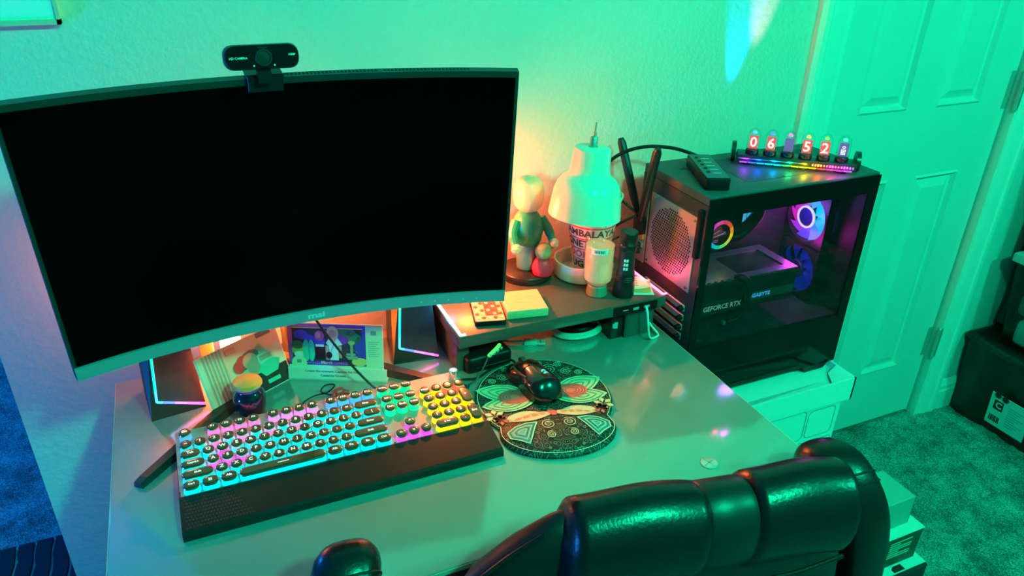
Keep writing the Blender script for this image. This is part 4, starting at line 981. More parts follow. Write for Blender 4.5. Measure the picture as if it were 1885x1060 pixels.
g = G(); g.rbox(-.016, .040, 1.192, 1.262, DZ+.0865, DZ+.092, .002, 1); g.build('added_hood', P('lamp_base', (.3, .2, .15), .5), t)  # overhanging plate added to block the cube's light upwards
point('cube_light', (.012, 1.210, DZ+.066), (1., .17, .02), ORANGE_W, .012, t)
t = thing('added_pink_light', (-.098, 1.240, DZ), 'added unseen pinkish light behind the left speaker and the monitor', 'lamp')  # unseen lamp added to warm the left of the desk and wall
g = G(); g.lathe([(0, 0), (.020, 0), (.020, .010), (.008, .014), (.007, .187), (0, .187)], (-.098, 1.240, DZ), 24); g.build('stand', BLACK, t)
g = G(); g.lathe([(0, .232), (.028, .230), (.029, .233), (.020, .242), (0, .246)], (-.098, 1.240, DZ), 24); g.build('added_hood', BLACK, t)  # cap added to stop the pink light rising
g = G(); g.cyl((-.0735, 1.240, DZ+.01), (-.0735, 1.240, DZ+.233), .0018, n=8); g.build('added_hood_rod', BLACK, t)
point('glow', (-.098, 1.240, DZ+.208), (1., .26, .16), 1.5, .014, t)
t = thing('carton', (-.04, 1.25, DZ), 'small brown carton standing by the wall behind the left speaker', 'carton')
g = G(); g.rbox(-.04, -.017, 1.212, 1.252, DZ, DZ+.12, .001, 1); g.build('body', P('carton_brown', (.36, .2, .13), .7), t)
g = G(); g.box(-.0345, -.0225, 1.2105, 1.212, DZ+.07, DZ+.10); g.build('flap_tape', P('carton_tape', (.5, .3, .2), .4), t, smooth=0)
t = thing('ear_buds', (.15, 1.07, DZ), 'tangled thin black earphones with red bud lying behind the keyboard', 'earphones')
g = G(); g.tube([(.095, 1.055, .7425), (.11, 1.075, .7425), (.13, 1.085, .7425), (.15, 1.085, .7435), (.165, 1.10, .745), (.15, 1.105, .745), (.14, 1.09, .744), (.155, 1.075, .7435), (.175, 1.072, .7432), (.19, 1.062, .7425)], .0013, 6, smooth=7); g.build('wire', CABLE, t)
g = G(); g.tube([(.155, 1.065, .748), (.168, 1.070, .7505), (.183, 1.066, .747)], [.004, .0075, .0045], 12, smooth=4); g.build('red_bud', P('bud_red', (.75, .05, .06), .4), t)
# ================================================================ boxes that carry the computer
boxw = P('box_white', (.80, .82, .80), .55)
t = thing('white_storage_box', (1.03, 1.05, 0), 'tall white storage box with printed outlines and tray lid under the computer', 'box')
g = G(); g.rbox(.835, 1.236, .935, 1.225, 0, .545, .002, 1); body = g.build('body', boxw, t)
lnm = P('box_line', (.10, .22, .18), .6)
def boxline(pts, wd=.0016):
    g_ = G(); g_.ribbon([(x, .9345, z) for x, z in pts], wd, up=(0, -1, 0)); g_.build('printed_outline', lnm, body, smooth=0)
def rl(x0, x1, z0, z1, r=.012):
    o = []
    for cx_, cz_, a0 in ((x1-r, z1-r, 0), (x0+r, z1-r, 90), (x0+r, z0+r, 180), (x1-r, z0+r, 270)): o += [(cx_+r*math.cos(rad(a0+15*k)), cz_+r*math.sin(rad(a0+15*k))) for k in range(7)]
    return o+[o[0]]
boxline(rl(1.145, 1.222, .452, .525)); boxline(rl(.86, 1.228, .405, .440, .006)); boxline(rl(.86, 1.226, .335, .398, .008)); boxline(rl(.86, 1.138, .452, .53)); boxline(rl(.86, 1.224, .06, .32))
g = G()
lx0, lx1, ly0, ly1, lz0, lz1 = .826, 1.248, .924, 1.235, .541, .597
g.box(lx0+.002, lx1-.002, ly0+.002, ly1-.002, .5455, .580); g.box(lx0, lx1, ly0, ly0+.004, lz0, lz1); g.box(lx0, lx1, ly1-.004, ly1, lz0, lz1); g.box(lx0, lx0+.004, ly0, ly1, lz0, lz1); g.box(lx1-.004, lx1, ly0, ly1, lz0, lz1)
g.build('tray_lid', boxw, t, smooth=0)
g = G(); g.add([(lx1-.004, ly0+.004, lz1), (lx1-.004, ly0+.055, lz1), (lx1-.06, ly0+.004, lz1-.010), (lx1-.03, ly0+.05, lz1-.012)], [(0, 1, 3, 2)]); g.add([(lx0+.1, ly0+.004, lz1-.002), (lx1-.06, ly0+.004, lz1-.010), (lx1-.06, ly0+.032, lz1-.015), (lx0+.1, ly0+.032, lz1-.015)], [(0, 1, 2, 3)]); g.build('folded_flap', boxw, t, smooth=0)
g = G(); g.box(lx1-.0005, lx1+.0008, ly0, ly0+.0025, lz0+.004, lz1-.002); g.build('corner_crease', lnm, t, smooth=0)

# ================================================================ computer tower
px0, px1, py0, py1, pz0, pz1 = .835, 1.248, .997, 1.207, .60, 1.04
t = thing('computer_tower', (1.04, 1.1, .58), 'black computer tower with glass side and glowing rainbow fans', 'computer')
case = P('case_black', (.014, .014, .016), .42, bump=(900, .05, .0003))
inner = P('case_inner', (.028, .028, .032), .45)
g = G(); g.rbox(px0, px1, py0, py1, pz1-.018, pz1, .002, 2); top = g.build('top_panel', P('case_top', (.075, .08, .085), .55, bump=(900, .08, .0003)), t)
g = G(); g.box(px0, px1, py0, py1, pz0, pz0+.015); g.build('bottom_panel', case, t, smooth=0)
g = G(); g.rbox(px1-.02, px1, py0, py1, pz0, pz1-.018, .002, 1); g.build('front_panel', case, t)
g = G(); g.box(px0+.001, px1-.02, py1-.006, py1, pz0+.015, pz1-.018); g.build('back_side_panel', case, t, smooth=0)
g = G(); g.box(px0+.002, px1-.02, 1.168, 1.172, .73, pz1-.018); g.build('board_tray', inner, t, smooth=0)
g = G(); g.box(px0+.004, px1-.02, py0+.004, 1.2, pz0+.015, .722); shr = g.build('power_shroud', P('shroud_grey', (.05, .052, .06), .35), t, smooth=0)
for j in range(9):
    g = G(); y = py0+.014+j*.0052; g.box(px0+.012, px0+.048-.002*j, y, y+.0022, .722, .7224); g.build('vent_slit', P('slit_pale', (.25, .30, .29), .5), shr, smooth=0)
for x in (px0+.03, px1-.075):
    g = G(); 
    for y0_ in (py0-.002, py1-.05): g.add([(x, y0_, .586), (x+.05, y0_, .586), (x+.05, y0_+.045, .586), (x, y0_+.045, .586), (x-.012, y0_, .601), (x+.062, y0_, .601), (x+.062, y0_+.045, .601), (x-.012, y0_+.045, .601)], [(3, 2, 1, 0), (4, 5, 6, 7), (0, 1, 5, 4), (1, 2, 6, 5), (2, 3, 7, 6), (3, 0, 4, 7)])
    g.build('foot', case, t, smooth=0)
for z in (): pass
# glass side with printed black border
g = G(); g.box(px0, px1, py0-.004, py0, pz0+.002, pz1-.004); glass = g.build('glass_panel', glassy('pc_glass', (.62, .64, .66), .02, 1.5), t, smooth=0)
def border(x0, x1, z0, z1):
    g_ = G(); g_.box(x0, x1, py0-.0046, py0-.0038, z0, z1); g_.build('glass_border', BLACKG, glass, smooth=0)
border(px0, px1, pz1-.040, pz1-.004); border(px0, px0+.016, .722, pz1-.04); border(px1-.024, px1, .722, pz1-.04); border(px0, px1, pz0+.002, .722)
for x, z in ((1.215, .755), (1.214, .742), (1.17, .965)):
    g = G(); g.lathe([(0, 0), (.0016, 0), (.0012, .0008), (0, .001)], n=8, M=frame((x, py0+.02, z), (1, 0, 0), (0, 0, 1))); g.build('screw', CHROME, t)
# top grille and logo
g = G(); g.box(.955, 1.20, py0+.042, py1-.03, pz1, pz1+.0005); gr = g.build('top_filter', P('filter_mesh', (.07, .075, .08), .6), top, smooth=0)
g = G()
for j in range(27):
    for i in range(49):
        x = .957+i*.0050+(.0025 if j % 2 else 0); y = py0+.044+j*.0049; g.poly([(x+.0015*math.cos(rad(60*k)), y+.0015*math.sin(rad(60*k)), pz1+.0007) for k in range(6)])
g.build('filter_holes', P('hole_dark', (.006, .007, .008), .7), gr, smooth=0, kind='stuff')
for x, y in ((.965, py1-.035), (1.045, py0+.047), (1.19, py0+.047)):
    g = G(); g.lathe([(0, 0), (.0035, 0), (.0030, .0012), (0, .0014)], (x, y, pz1), 12); g.build('filter_stud', DKGREY, top)
g = G()
for k in range(4):
    a = rad(45+90*k); g.add([(.885+.012*math.cos(a), 1.15+.012*math.sin(a), pz1+.0004), (.885+.004*math.cos(a+.9), 1.15+.004*math.sin(a+.9), pz1+.0004), (.885, 1.15, pz1+.0004), (.885+.004*math.cos(a-.9), 1.15+.004*math.sin(a-.9), pz1+.0004)], [(0, 1, 2, 3)])
g.build('logo_mark', P('logo_dark', (.012, .013, .014), .5), top, smooth=0)
# rear wall (faces the riser)
rear = P('rear_steel', (.50, .47, .42), .4, .55, bump=(200, .06, .0005))
g = G(); g.box(px0-.0, px0+.002, py0, py1, pz0+.015, pz1-.018); rw = g.build('rear_wall', P('rear_black', (.05, .042, .045), .4), t, smooth=0)
g = G(); g.box(px0-.0015, px0, 1.018, 1.170, .838, .992); vp_ = g.build('vent_plate', rear, rw, smooth=0)
holes = G(); vc = (1.094, .915)
for j in range(-12, 13):
    for i in range(-11, 12):
        y = vc[0]+i*.0060+(.0030 if j % 2 else 0); z = vc[1]+j*.0053
        if math.hypot(y-vc[0], z-vc[1]) < .066: holes.poly([(px0-.0017, y+.0024*math.cos(rad(30+60*k)), z+.0024*math.sin(rad(30+60*k))) for k in range(6)])
holes.build('vent_holes', P('hole_dark', (.006, .007, .008), .7), vp_, smooth=0, kind='stuff')
for y, z in ((1.026, .846), (1.162, .846), (1.162, .984), (1.026, .984)):
    g = G(); g.lathe([(0, 0), (.0035, 0), (.003, .0018), (0, .002)], n=10, M=frame((px0-.0015, y, z), (0, -1, 0), (0, 0, 1))); g.build('screw', CHROME, rw)
g = G(); g.box(px0-.002, px0, 1.176, 1.204, .832, .985); io = g.build('port_plate', P('io_plate', (.42, .40, .34), .4, .5), rw, smooth=0)
for k, (z, c) in enumerate(((.850, (.1, .1, .1)), (.866, (.05, .3, .35)), (.884, (.55, .3, .1)), (.900, (.08, .08, .1)), (.918, (.3, .08, .1)), (.936, (.05, .05, .06)), (.955, (.5, .45, .3)))):
    g = G(); g.rbox(px0-.006, px0-.002, 1.181, 1.199, z, z+.011, .001, 1); g.build('port', P('port_%d' % k, c, .4), io)
for k in range(4):
    g = G(); z = .795-.021*k; g.rbox(px0-.004, px0, 1.02, 1.16, z, z+.014, .0015, 1); g.build('slot_cover', rear, rw)
    q = G(); q.cyl((px0-.003, 1.026, z+.007), (px0-.013, 1.026, z+.007), .006, .005, n=14); q.build('thumb_screw', BLACK, rw)
g = G(); g.rbox(px0-.008, px0+.001, 1.004, 1.016, .915, 1.012, .002, 1); g.build('glass_latch', BLACK, rw)
# inside: graphics card
gx0, gx1, gy0, gy1, gz0, gz1 = .862, 1.118, 1.028, 1.150, .768, .838
g = G(); g.rbox(gx0, gx1, gy0, gy1, gz0, gz1, .003, 2); gpu = g.build('graphics_card', P('gpu_dark', (.03, .032, .036), .35), t)
bp = P('backplate_metal', (.42, .40, .45), .32, .7)
g = G()
g.box(gx0, gx0+.115, gy0+.002, gy1-.002, gz1, gz1+.0025); g.box(gx1-.022, gx1, gy0+.002, gy1-.002, gz1, gz1+.0025); g.box(gx0+.115, gx1-.022, gy0+.002, gy0+.02, gz1, gz1+.0025); g.box(gx0+.115, gx1-.022, gy1-.02, gy1-.002, gz1, gz1+.0025)
g.build('backplate', bp, gpu, smooth=0)
g = G(); text(g, 'GIGABYTE', .012, frame((gx0+.042, gy0+.012, gz1+.0027), (1, 0, 0), (0, 1, 0)), bold=.04, sx=1.1); g.build('lettering', P('gpu_pale', (.65, .75, .78), .4), gpu, smooth=0)
g = G()
for k in range(5): g.add([(gx0+.01+k*.016, gy0+.002, gz1+.0027), (gx0+.018+k*.016, gy0+.002, gz1+.0027), (gx0+.022+k*.016, gy0+.006, gz1+.0027), (gx0+.014+k*.016, gy0+.006, gz1+.0027)], [(0, 1, 2, 3)])
g.build('hazard_marks', INK, gpu, smooth=0)
g = G(); g.box(gx0, gx0+.118, gy0-.002, gy0+.002, gz0+.004, gz0+.030); pl = g.build('name_plate', P('plate_green', (.05, .10, .08), .35, .3), gpu, smooth=0)
g = G(); text(g, 'GEFORCE RTX', .0155, frame((gx0+.069, gy0-.0024, gz0+.0165), (1, 0, 0), (0, 0, 1)), bold=.02, sx=.92); g.build('lettering', P('gpu_text', (.45, .75, .62), .4, emit=(.3, .75, .55), es=.6), gpu, smooth=0)  # printed letters given a faint glow to lift their contrast
g = G(); g.box(gx0+.125, gx1-.004, gy0-.0014, gy0, gz0+.016, gz0+.034); g.build('side_stripe', P('stripe_green', (.10, .17, .14), .4), gpu, smooth=0)
g = G(); text(g, 'GIGABYTE', .0120, frame((gx0+.160, gy0-.0022, gz0+.026), (1, 0, 0), (0, 0, 1)), bold=.035, sx=1.05); g.build('lit_lettering', EM('gpu_blue', (.05, .5, 1.), 1.5), gpu, smooth=0)
g = G()
for k in range(3): g.tube([(gx0+.095+k*.005, gy0+.006, gz1+.006), (gx0+.108+k*.005, gy0-.006, gz1+.003), (gx0+.121+k*.003, gy0-.012, gz1-.020), (gx0+.122, gy0-.012, gz0+.012), (gx0+.108, gy0-.011, gz0-.012), (gx0+.085, gy0-.006, gz0-.020)], .0042, 8, smooth=6)
g.build('power_cable', CABLE, t)
g = G(); g.box(gx0+.072, gx0+.080, gy0-.009, gy0-.003, gz0-.024, gz0-.016); g.build('cable_tab', P('tab_blue', (.2, .42, .5), .4), t, smooth=0)
# motherboard, heat sinks, memory, cooler
g = G(); g.box(.85, 1.10, 1.163, 1.168, .735, 1.005); mb = g.build('motherboard', P('board_dark', (.015, .018, .02), .5), t, smooth=0)
for k in range(4):
    g = G(); x = 1.030+k*.0105; g.rbox(x, x+.007, 1.120, 1.163, .895, 1.010, .001, 1); st = g.build('memory_stick', P('ram_black', (.03, .03, .035), .4), mb)
    q = G(); q.box(x+.0005, x+.0065, 1.1165, 1.120, .90, 1.008); q.build('light_strip', EM('ram_cyan', (.08, .6, 1.), 1.5), st, smooth=0)
g = G(); g.rbox(.855, .905, 1.12, 1.163, .90, 1.005, .004, 2); g.rbox(.915, 1.01, 1.12, 1.163, .968, 1.008, .004, 2); g.build('heat_sink', P('sink_grey', (.07, .07, .075), .4, .5), mb)
pcn = Vector((.967, 1.105, .904)); PMt = frame(pcn, (1, 0, 0), (0, 0, 1)) @ Matrix.Scale(1.15, 4)
g = G(); g.lathe([(.031, -.055), (.031, -.012), (.030, -.002), (.0285, 0), (0, 0)], n=36, M=PMt); pump = g.build('cooler_pump', P('pump_black', (.012, .012, .014), .2), t)
rn = [(1, .1, .55), (1, .05, .2), (1, .1, .02), (1, .45, 0), (1, .85, 0), (.6, 1, .1), (.1, 1, .2), (0, .8, .6), (0, .65, 1), (.2, .3, 1), (.6, .1, 1), (.95, .05, .9)]
rm = [EM('ring_%d' % i, c, 1.5) for i, c in enumerate(rn)]
g = G(); n_ = 48
for i in range(n_):
    a0 = rad(120)-2*PI*i/n_; a1 = rad(120)-2*PI*(i+1)/n_
    vs = [(r*math.cos(a), r*math.sin(a), z) for a in (a0, a1) for r, z in ((.0205, .0005), (.0215, .0018), (.0255, .0018), (.0275, .0003))]
    g.add(vs, [(0, 1, 5, 4), (1, 2, 6, 5), (2, 3, 7, 6)], int(i*12/n_), PMt)
g.build('light_ring', rm, pump, smooth=0)
g = G(); U3 = PMt.to_3x3().col[2]
for pts in ([(-.016, .004), (-.004, .009), (.010, .004), (-.014, -.002)], [(-.016, -.002), (.006, .001), (.012, .0)], [(-.015, -.010), (-.004, -.009)], [(-.014, -.013), (-.005, -.0125)]): g.ribbon([(x, y, .0006) for x, y in pts], .0012, 0, PMt, up=U3)
g.build('pump_sign', EM('pump_pink', (.8, .35, 1.), 1.1), pump, smooth=0)
for k in range(2):
    g = G(); g.tube([pcn+Vector((.026, .03, -.012+k*.02)), pcn+Vector((.055, .012, -.018+k*.018)), pcn+Vector((.085, .004, .010+k*.02)), pcn+Vector((.095, .0, .045+k*.012)), pcn+Vector((.06+k*.03, .005, .088)), pcn+Vector((.03+k*.03, .012, .105))], .0085, 12, smooth=7); g.build('coolant_tube', P('tube_black', (.02, .018, .022), .4, bump=(400, .3, .001)), t)
g = G(); g.rbox(.87, 1.19, 1.06, 1.168, 1.008, 1.021, .002, 1); g.build('radiator', P('sink_grey', (.07, .07, .075), .4, .5), t)
# front intake fans, facing the inside
def fan(cz, on_, label):
    fx = 1.198; FM = frame((fx, 1.112, cz), (0, -1, 0), (0, 0, 1))   # local z points to -x
    g_ = G(); n2 = 40; sq = []
    for i in range(n2):
        a = 2*PI*i/n2; c_, s2 = math.cos(a), math.sin(a); m2 = max(abs(c_), abs(s2)); sq.append((.058*c_/m2, .058*s2/m2))
    vs = [(x, y, z) for z in (-.022, .0) for x, y in sq]+[(.054*math.cos(2*PI*i/n2), .054*math.sin(2*PI*i/n2), z) for z in (-.022, .0) for i in range(n2)]
    fs = []
    for i in range(n2):
        j = (i+1) % n2; fs += [(i, j, n2+j, n2+i), (n2+i, n2+j, 3*n2+j, 3*n2+i), (2*n2+j, 2*n2+i, 3*n2+i, 3*n2+j), (j, i, 2*n2+i, 2*n2+j)]
    g_.add(vs, fs, 0, FM); f_ = g_.build('intake_fan', P('fan_frame', (.015, .015, .018), .35), t)
    bl = [EM('blade_%d' % i, c, 1.5) for i, c in enumerate(((.0, .75, 1.), (.05, .4, 1.), (.15, .1, 1.), (.5, .05, 1.), (1., .02, .75), (1., .02, .8), (.85, .05, 1.), (.1, .6, 1.), (.0, .85, 1.)))] if on_ else [EM('blade_dim', (.02, .04, 1.), .3)]
    for k in range(9):
        g2 = G(); vs = []; a0 = 2*PI*k/9+rad(60)
        for i in range(6):
            r = .020+i*.0064
            for j in range(4): a = -(a0+(j/3)*rad(44)+i*.07)+rad(90); vs.append((r*math.cos(a), r*math.sin(a), -.018+.013*j/3))
        g2.add(vs, [(i*4+j, i*4+j+1, i*4+j+5, i*4+j+4) for i in range(5) for j in range(3)], 0, FM); g2.build('blade', bl[k % len(bl)], f_)
    if on_:
        gm = [EM('fan_glow_%d' % i, c, 1.15) for i, c in enumerate(((.0, .8, 1.), (.0, .6, 1.), (.03, .35, 1.), (.12, .12, 1.), (.4, .03, 1.), (.8, .0, .9), (1., .0, .75), (1., .0, .7), (1., .02, .8), (.8, .05, .95), (.3, .4, 1.), (.05, .75, 1.)))]
        g2 = G(); nn_ = 48
        for i in range(nn_):
            a0, a1 = 2*PI*i/nn_, 2*PI*(i+1)/nn_
            g2.add([(r_*math.sin(a), r_*math.cos(a), -.0195) for a in (a0, a1) for r_ in (.0215, .053)], [(0, 1, 3, 2)], int(i*12/nn_), FM)
        g2.build('light_diffuser', gm, f_, smooth=0)
    g2 = G(); g2.lathe([(.0205, -.018), (.0205, -.002), (.019, 0), (0, 0)], n=28, M=FM); g2.build('hub', P('hub_blue', (.02, .03, .15), .4), f_)
    if on_:
        g2 = G(); g2.lathe([(.0205, -.003), (.0245, -.003), (.0245, .0008), (.0205, .0012)], n=36, M=FM, close=True); g2.build('hub_light', EM('hub_white', (.9, .95, 1.), 1.6), f_)
fan(.908, True, ''); fan(.785, False, '')
point('fan_light', (1.17, 1.10, .93), (.35, .12, 1.), .45, .02, t); point('fan_light', (1.165, 1.085, .865), (1., .02, .7), .40, .02, t)
point('pump_light', (.967, 1.085, .904), (1., .35, .3), .05, .02, t)
# antennas and cables at the back
for a, b, lab in (((.826, 1.192, .918), (.800, 1.252, 1.082), 'wifi antenna'), ((.822, 1.188, .915), (.803, 1.125, 1.096), 'wifi antenna')):
    a = Vector(a); b = Vector(b); g = G(); d_ = (b-a).normalized()
    g.tube([a, a+d_*.03, a+d_*.06, b-d_*.01, b], [.0052, .0062, .0088, .0088, .0055], 12); g.build('antenna', P('antenna_black', (.016, .015, .017), .42), t)
g = G(); g.rbox(.816, .836, 1.178, 1.202, .895, .93, .003, 1); g.build('antenna_base', BLACK, t)
for k, pts in enumerate(([(.831, 1.19, .87), (.815, 1.19, .868), (.808, 1.20, .85), (.812, 1.225, .80), (.82, 1.24, .72)], [(.831, 1.19, .905), (.80, 1.19, .90), (.775, 1.215, .875), (.765, 1.25, .84)], [(.831, 1.19, .94), (.805, 1.195, .93), (.785, 1.225, .90), (.772, 1.255, .85)], [(.831, 1.19, .855), (.812, 1.185, .852), (.806, 1.20, .81), (.81, 1.23, .76)], [(.83, 1.188, .925), (.80, 1.20, .955), (.785, 1.235, .965), (.77, 1.26, .95)])):
    g = G(); g.tube(pts, .0028 if k != 1 else .0022, 8, smooth=6); g.cyl(pts[0], Vector(pts[0])+Vector((-.016, 0, 0)), .0055, n=8); g.build('rear_cable', CABLE, t)

# usb hub and its lead on top of the tower
t = thing('usb_hub', (.895, 1.088, pz1), 'black four-port usb hub lying on the computer tower', 'usb hub')
HM = Matrix.Translation((.895, 1.088, pz1)) @ RZ(-21.5)
g = G(); g.rbox(-.0225, .0225, -.072, .072, 0, .0235, .003, 2, M=HM); g.build('case', BLACK, t)
g = G(); g.rbox(-.0215, .0215, -.0705, .0705, .0232, .0242, .0008, 1, M=HM); hp = g.build('top_plate', P('hub_plate', (.055, .07, .068), .3), t)
for k in range(5):
    g = G(); y = -.045+k*.0215; g.box(-.003, .012, y, y+.0022, .0243, .0246, M=HM); g.build('port_mark', P('mark_pale', (.65, .75, .70), .4), hp, smooth=0)
    q = G(); q.cyl((-.010, y+.008, .0243), (-.010, y+.008, .0252), .0035, n=12, M=HM); q.build('switch_dot', INK, hp)
t = thing('hub_lead', (.86, 1.2, 1.04), 'black lead arching from the usb hub behind the antennas', 'cable')
g = G(); g.tube([HM @ Vector((0, .068, .012)), HM @ Vector((0, .09, .016)), (.89, 1.205, 1.066), (.83, 1.222, 1.068), (.785, 1.245, 1.045), (.768, 1.268, 1.0), (.768, 1.278, .93)], .0036, 8, smooth=7); g.build('cord', CABLE, t)

# glowing tube clock
ca, cb_ = Vector((1.025, 1.121, pz1)), Vector((1.158, 1.018, pz1)); cen = (ca+cb_)/2; ang = math.atan2(cb_.y-ca.y, cb_.x-ca.x)
t = thing('tube_clock', tuple(cen), 'black tube clock with six glass tubes and rainbow underglow on the tower', 'clock', ang)
CK = WM[t.name]
g = G(); g.rbox(-.112, .112, -.012, .030, .010, .024, .003, 2, M=CK); base = g.build('base', P('clock_black', (.02, .022, .022), .3), t)
g = G(); g.box(-.110, .02, -.0126, -.012, .0165, .0175, M=CK); g.build('trim_line', P('trim_silver', (.6, .6, .58), .3, .6), base, smooth=0)
for k in range(15):
    g = G(); x = .03+k*.0053; g.box(x, x+.003, -.0126, -.012, .014, .0185, M=CK); g.build('grille_slot', P('trim_silver', (.6, .6, .58), .3, .6), base, smooth=0)
for x in (-.118, .118):
    g = G(); g.cyl((x-.004, .028, .020), (x+.004, .028, .020), .0195, n=28, M=CK); g.build('end_wheel', P('wheel_black', (.03, .04, .038), .3), t)
for x in (-.09, .09):
    g = G(); g.rbox(x-.008, x+.008, 0, .024, 0, .0105, .002, 1, M=CK); g.build('foot', BLACK, t)
und = [(.30, .05, 1.), (.05, .10, 1.), (.0, .35, 1.), (.0, .65, 1.), (.0, .9, .6), (.05, 1., .1), (.5, 1., .0), (1., .8, .0), (1., .4, .0), (1., .05, .05), (1., .02, .35), (1., .02, .85), (.55, .05, 1.)]
for k, c in enumerate(und):
    x = -.098+k*.0163
    g = G(); g.rbox(x-.0075, x+.0075, -.010, -.004, .0075, .0103, .0008, 1, M=CK); g.build('glow_led', EM('clock_led_%d' % k, c, 2.2), base)
def tube(k, digit, top):
    x = -.084+k*.0336; TM = CK @ T(x, .004, .024)
    g_ = G(); g_.lathe([(0, 0), (.0125, 0), (.0125, .007), (.0112, .009), (0, .009)], n=20, M=TM); sock = g_.build('tube_socket', BLACK, t)
    g_ = G(); g_.lathe([(.0112, .008), (.0124, .012), (.0124, .036), (.0108, .0435), (.0065, .049), (.002, .051), (.0, .0515)], n=24, M=TM); gl = g_.build('glass_tube', glassy('tube_glass', (.92, .96, .96), .03, 1.3), t, smooth=60)
    hot = digit not in ('', '#')
    scr = EM('tube_screen_hot', (1., .10, .13), .85) if hot else EM('tube_screen_dim', (.25, .18, .55), .5)
    g_ = G(); g_.box(-.0085, .0085, -.0006, .0006, .010, .036, M=TM @ RZ(-6)); s2 = g_.build('display', scr, sock, smooth=0)
    DM = TM @ RZ(-6) @ frame((0, -.0009, .022), (1, 0, 0), (0, 0, 1))
    if hot: g_ = G(); text(g_, digit, .028, DM, bold=.01); g_.build('digit', EM('digit_glow', (1., .85, .45), 2.2), sock, smooth=0)
    if digit == '#':
        g_ = G()
        for r in range(4):
            for c in range(3): g_.box(-.0042+c*.003, -.002+c*.003, -.0085+r*.0028, -.0065+r*.0028, 0, .0003, M=DM)
        g_.tube([(x_, y_+.006, .0003) for x_, y_ in circle(0, 0, .0028, 12, ry=.0018)], .0005, 6, closed=True, M=DM); g_.build('digit', EM('digit_white', (.8, .9, 1.), 1.4), sock, smooth=0)
    g_ = G(); g_.lathe([(0, .040), (.0045, .0405), (.004, .044), (.0015, .046), (0, .0463)], n=14, M=TM); g_.build('top_glow', EM('tube_top_%d' % k, top, 1.3), sock)
for k, (dg, tp) in enumerate((('0', (.1, .5, 1.)), ('6', (.15, .25, 1.)), ('', (1., .2, .75)), ('5', (1., .5, .1)), ('2', (.3, .9, .1)), ('#', (.1, .8, .8)))): tube(k, dg, tp)
for x, c in ((-.095, (.30, 0., 1.)), (-.07, (0., .1, 1.)), (-.04, (0., .45, 1.)), (-.01, (0., 1., .25)), (.02, (.9, .8, 0.)), (.045, (1., .12, 0.)), (.07, (1., 0., .3)), (.095, (.7, 0., 1.))):
    point('led_light', CK @ Vector((x, -.026, .012)), c, .045, .003, t)
# added spots behind the tower throw tinted streaks up the wall
spot('added_wall_spot', (1.085, 1.262, 1.045), (1.112, 1.30, 1.40), (.0, .32, 1.), 13, 24, .6, t)
spot('added_wall_spot', (1.12, 1.24, 1.06), (1.165, 1.30, 1.42), (1., .35, .75), 8, 20, .9, t)

# ================================================================ stacked boxes by the chair
t = thing('green_carton', (1.36, .9, .2), 'plain pale carton topmost of the small stack beside the chair', 'box')
g = G(); g.rbox(1.262, 1.424, .818, .916, .201, .286, .0015, 1); g.build('body', P('carton_pale', (.40, .42, .38), .6), t)
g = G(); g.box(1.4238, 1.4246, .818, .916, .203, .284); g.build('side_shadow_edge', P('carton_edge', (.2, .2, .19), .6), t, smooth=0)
t = thing('printed_carton', (1.36, .88, .1), 'brown printed carton with white top in the middle of the stack', 'box')
g = G(); g.rbox(1.262, 1.455, .794, .945, .102, .197, .0015, 1); bx = g.build('body', P('carton_brown_dark', (.11, .07, .05), .55), t)
g = G(); g.box(1.262, 1.456, .793, .946, .197, .2005); g.build('top_face', P('carton_white', (.75, .78, .75), .5), t, smooth=0)
for k in range(7):
    g = G(); g.box(1.352, 1.385+.045*abs(math.sin(k*2.1+1)), .7928, .7938, .178-k*.0075, .1812-k*.0075); g.build('text_line', P('fine_pale', (.5, .5, .42), .6), bx, smooth=0)
    g = G(); g.box(1.268, 1.290+.045*abs(math.sin(k*1.3+2)), .7928, .7938, .172-k*.0080, .1752-k*.0080); g.build('text_line', P('fine_pale', (.5, .5, .42), .6), bx, smooth=0)
t = thing('dark_carton', (1.36, .84, 0), 'black and white carton lowest of the stack on the carpet', 'box')
g = G(); g.rbox(1.255, 1.472, .765, .945, .008, .098, .0015, 1); bx = g.build('body', P('carton_black', (.02, .025, .028), .5), t)
g = G(); g.box(1.255, 1.472, .772, .93, .098, .1005); g.build('top_face', P('carton_white', (.75, .78, .75), .5), t, smooth=0)
g = G(); g.add([(1.37, .774, .1012), (1.405, .774, .1012), (1.405, .79, .1012), (1.38, .79, .1012), (1.37, .783, .1012)], [(0, 1, 2, 3, 4)]); g.build('print_block', INK, bx, smooth=0)

# ================================================================ bins at the right
bagm = P('bin_black', (.012, .013, .013), .35, bump=(18, .25, .01))
t = thing('black_bin', (2.42, 1.08, 0), 'big black plastic bin with white label standing on the carpet', 'bin')
g = G()
NX = 14
def wob(y, z): return .006*math.sin(y*40)+.004*math.sin(z*31+y*13)
vs = []; ys = [.62+i*(1.28-.62)/16 for i in range(17)]; zs2 = [.004, .06, .12, .18, .24, .285]
for z in zs2:
    tp = z/.285
    for y in ys: vs.append((2.232-.028*tp+wob(y, z), y+(.012*tp if y > 1.2 else 0)*0, z))
n_ = len(ys); fs = [(j*n_+i, j*n_+i+1, (j+1)*n_+i+1, (j+1)*n_+i) for j in range(5) for i in range(16)]
g.add(vs, [f_[::-1] for f_ in fs]); g.box(2.238, 2.66, .62, 1.278, .004, .285); g.build('body', bagm, t, smooth=60)
g = G(); g.tube([(2.205, .62, .292), (2.198, .8, .290), (2.206, .95, .294), (2.198, 1.1, .290), (2.205, 1.262, .296), (2.24, 1.276, .296), (2.45, 1.276, .292), (2.66, 1.27, .292)], .013, 10, smooth=5); g.build('rim', bagm, t)
g = G(); g.box(2.215, 2.66, .62, 1.27, .284, .294); g.build('lid', bagm, t, smooth=0)
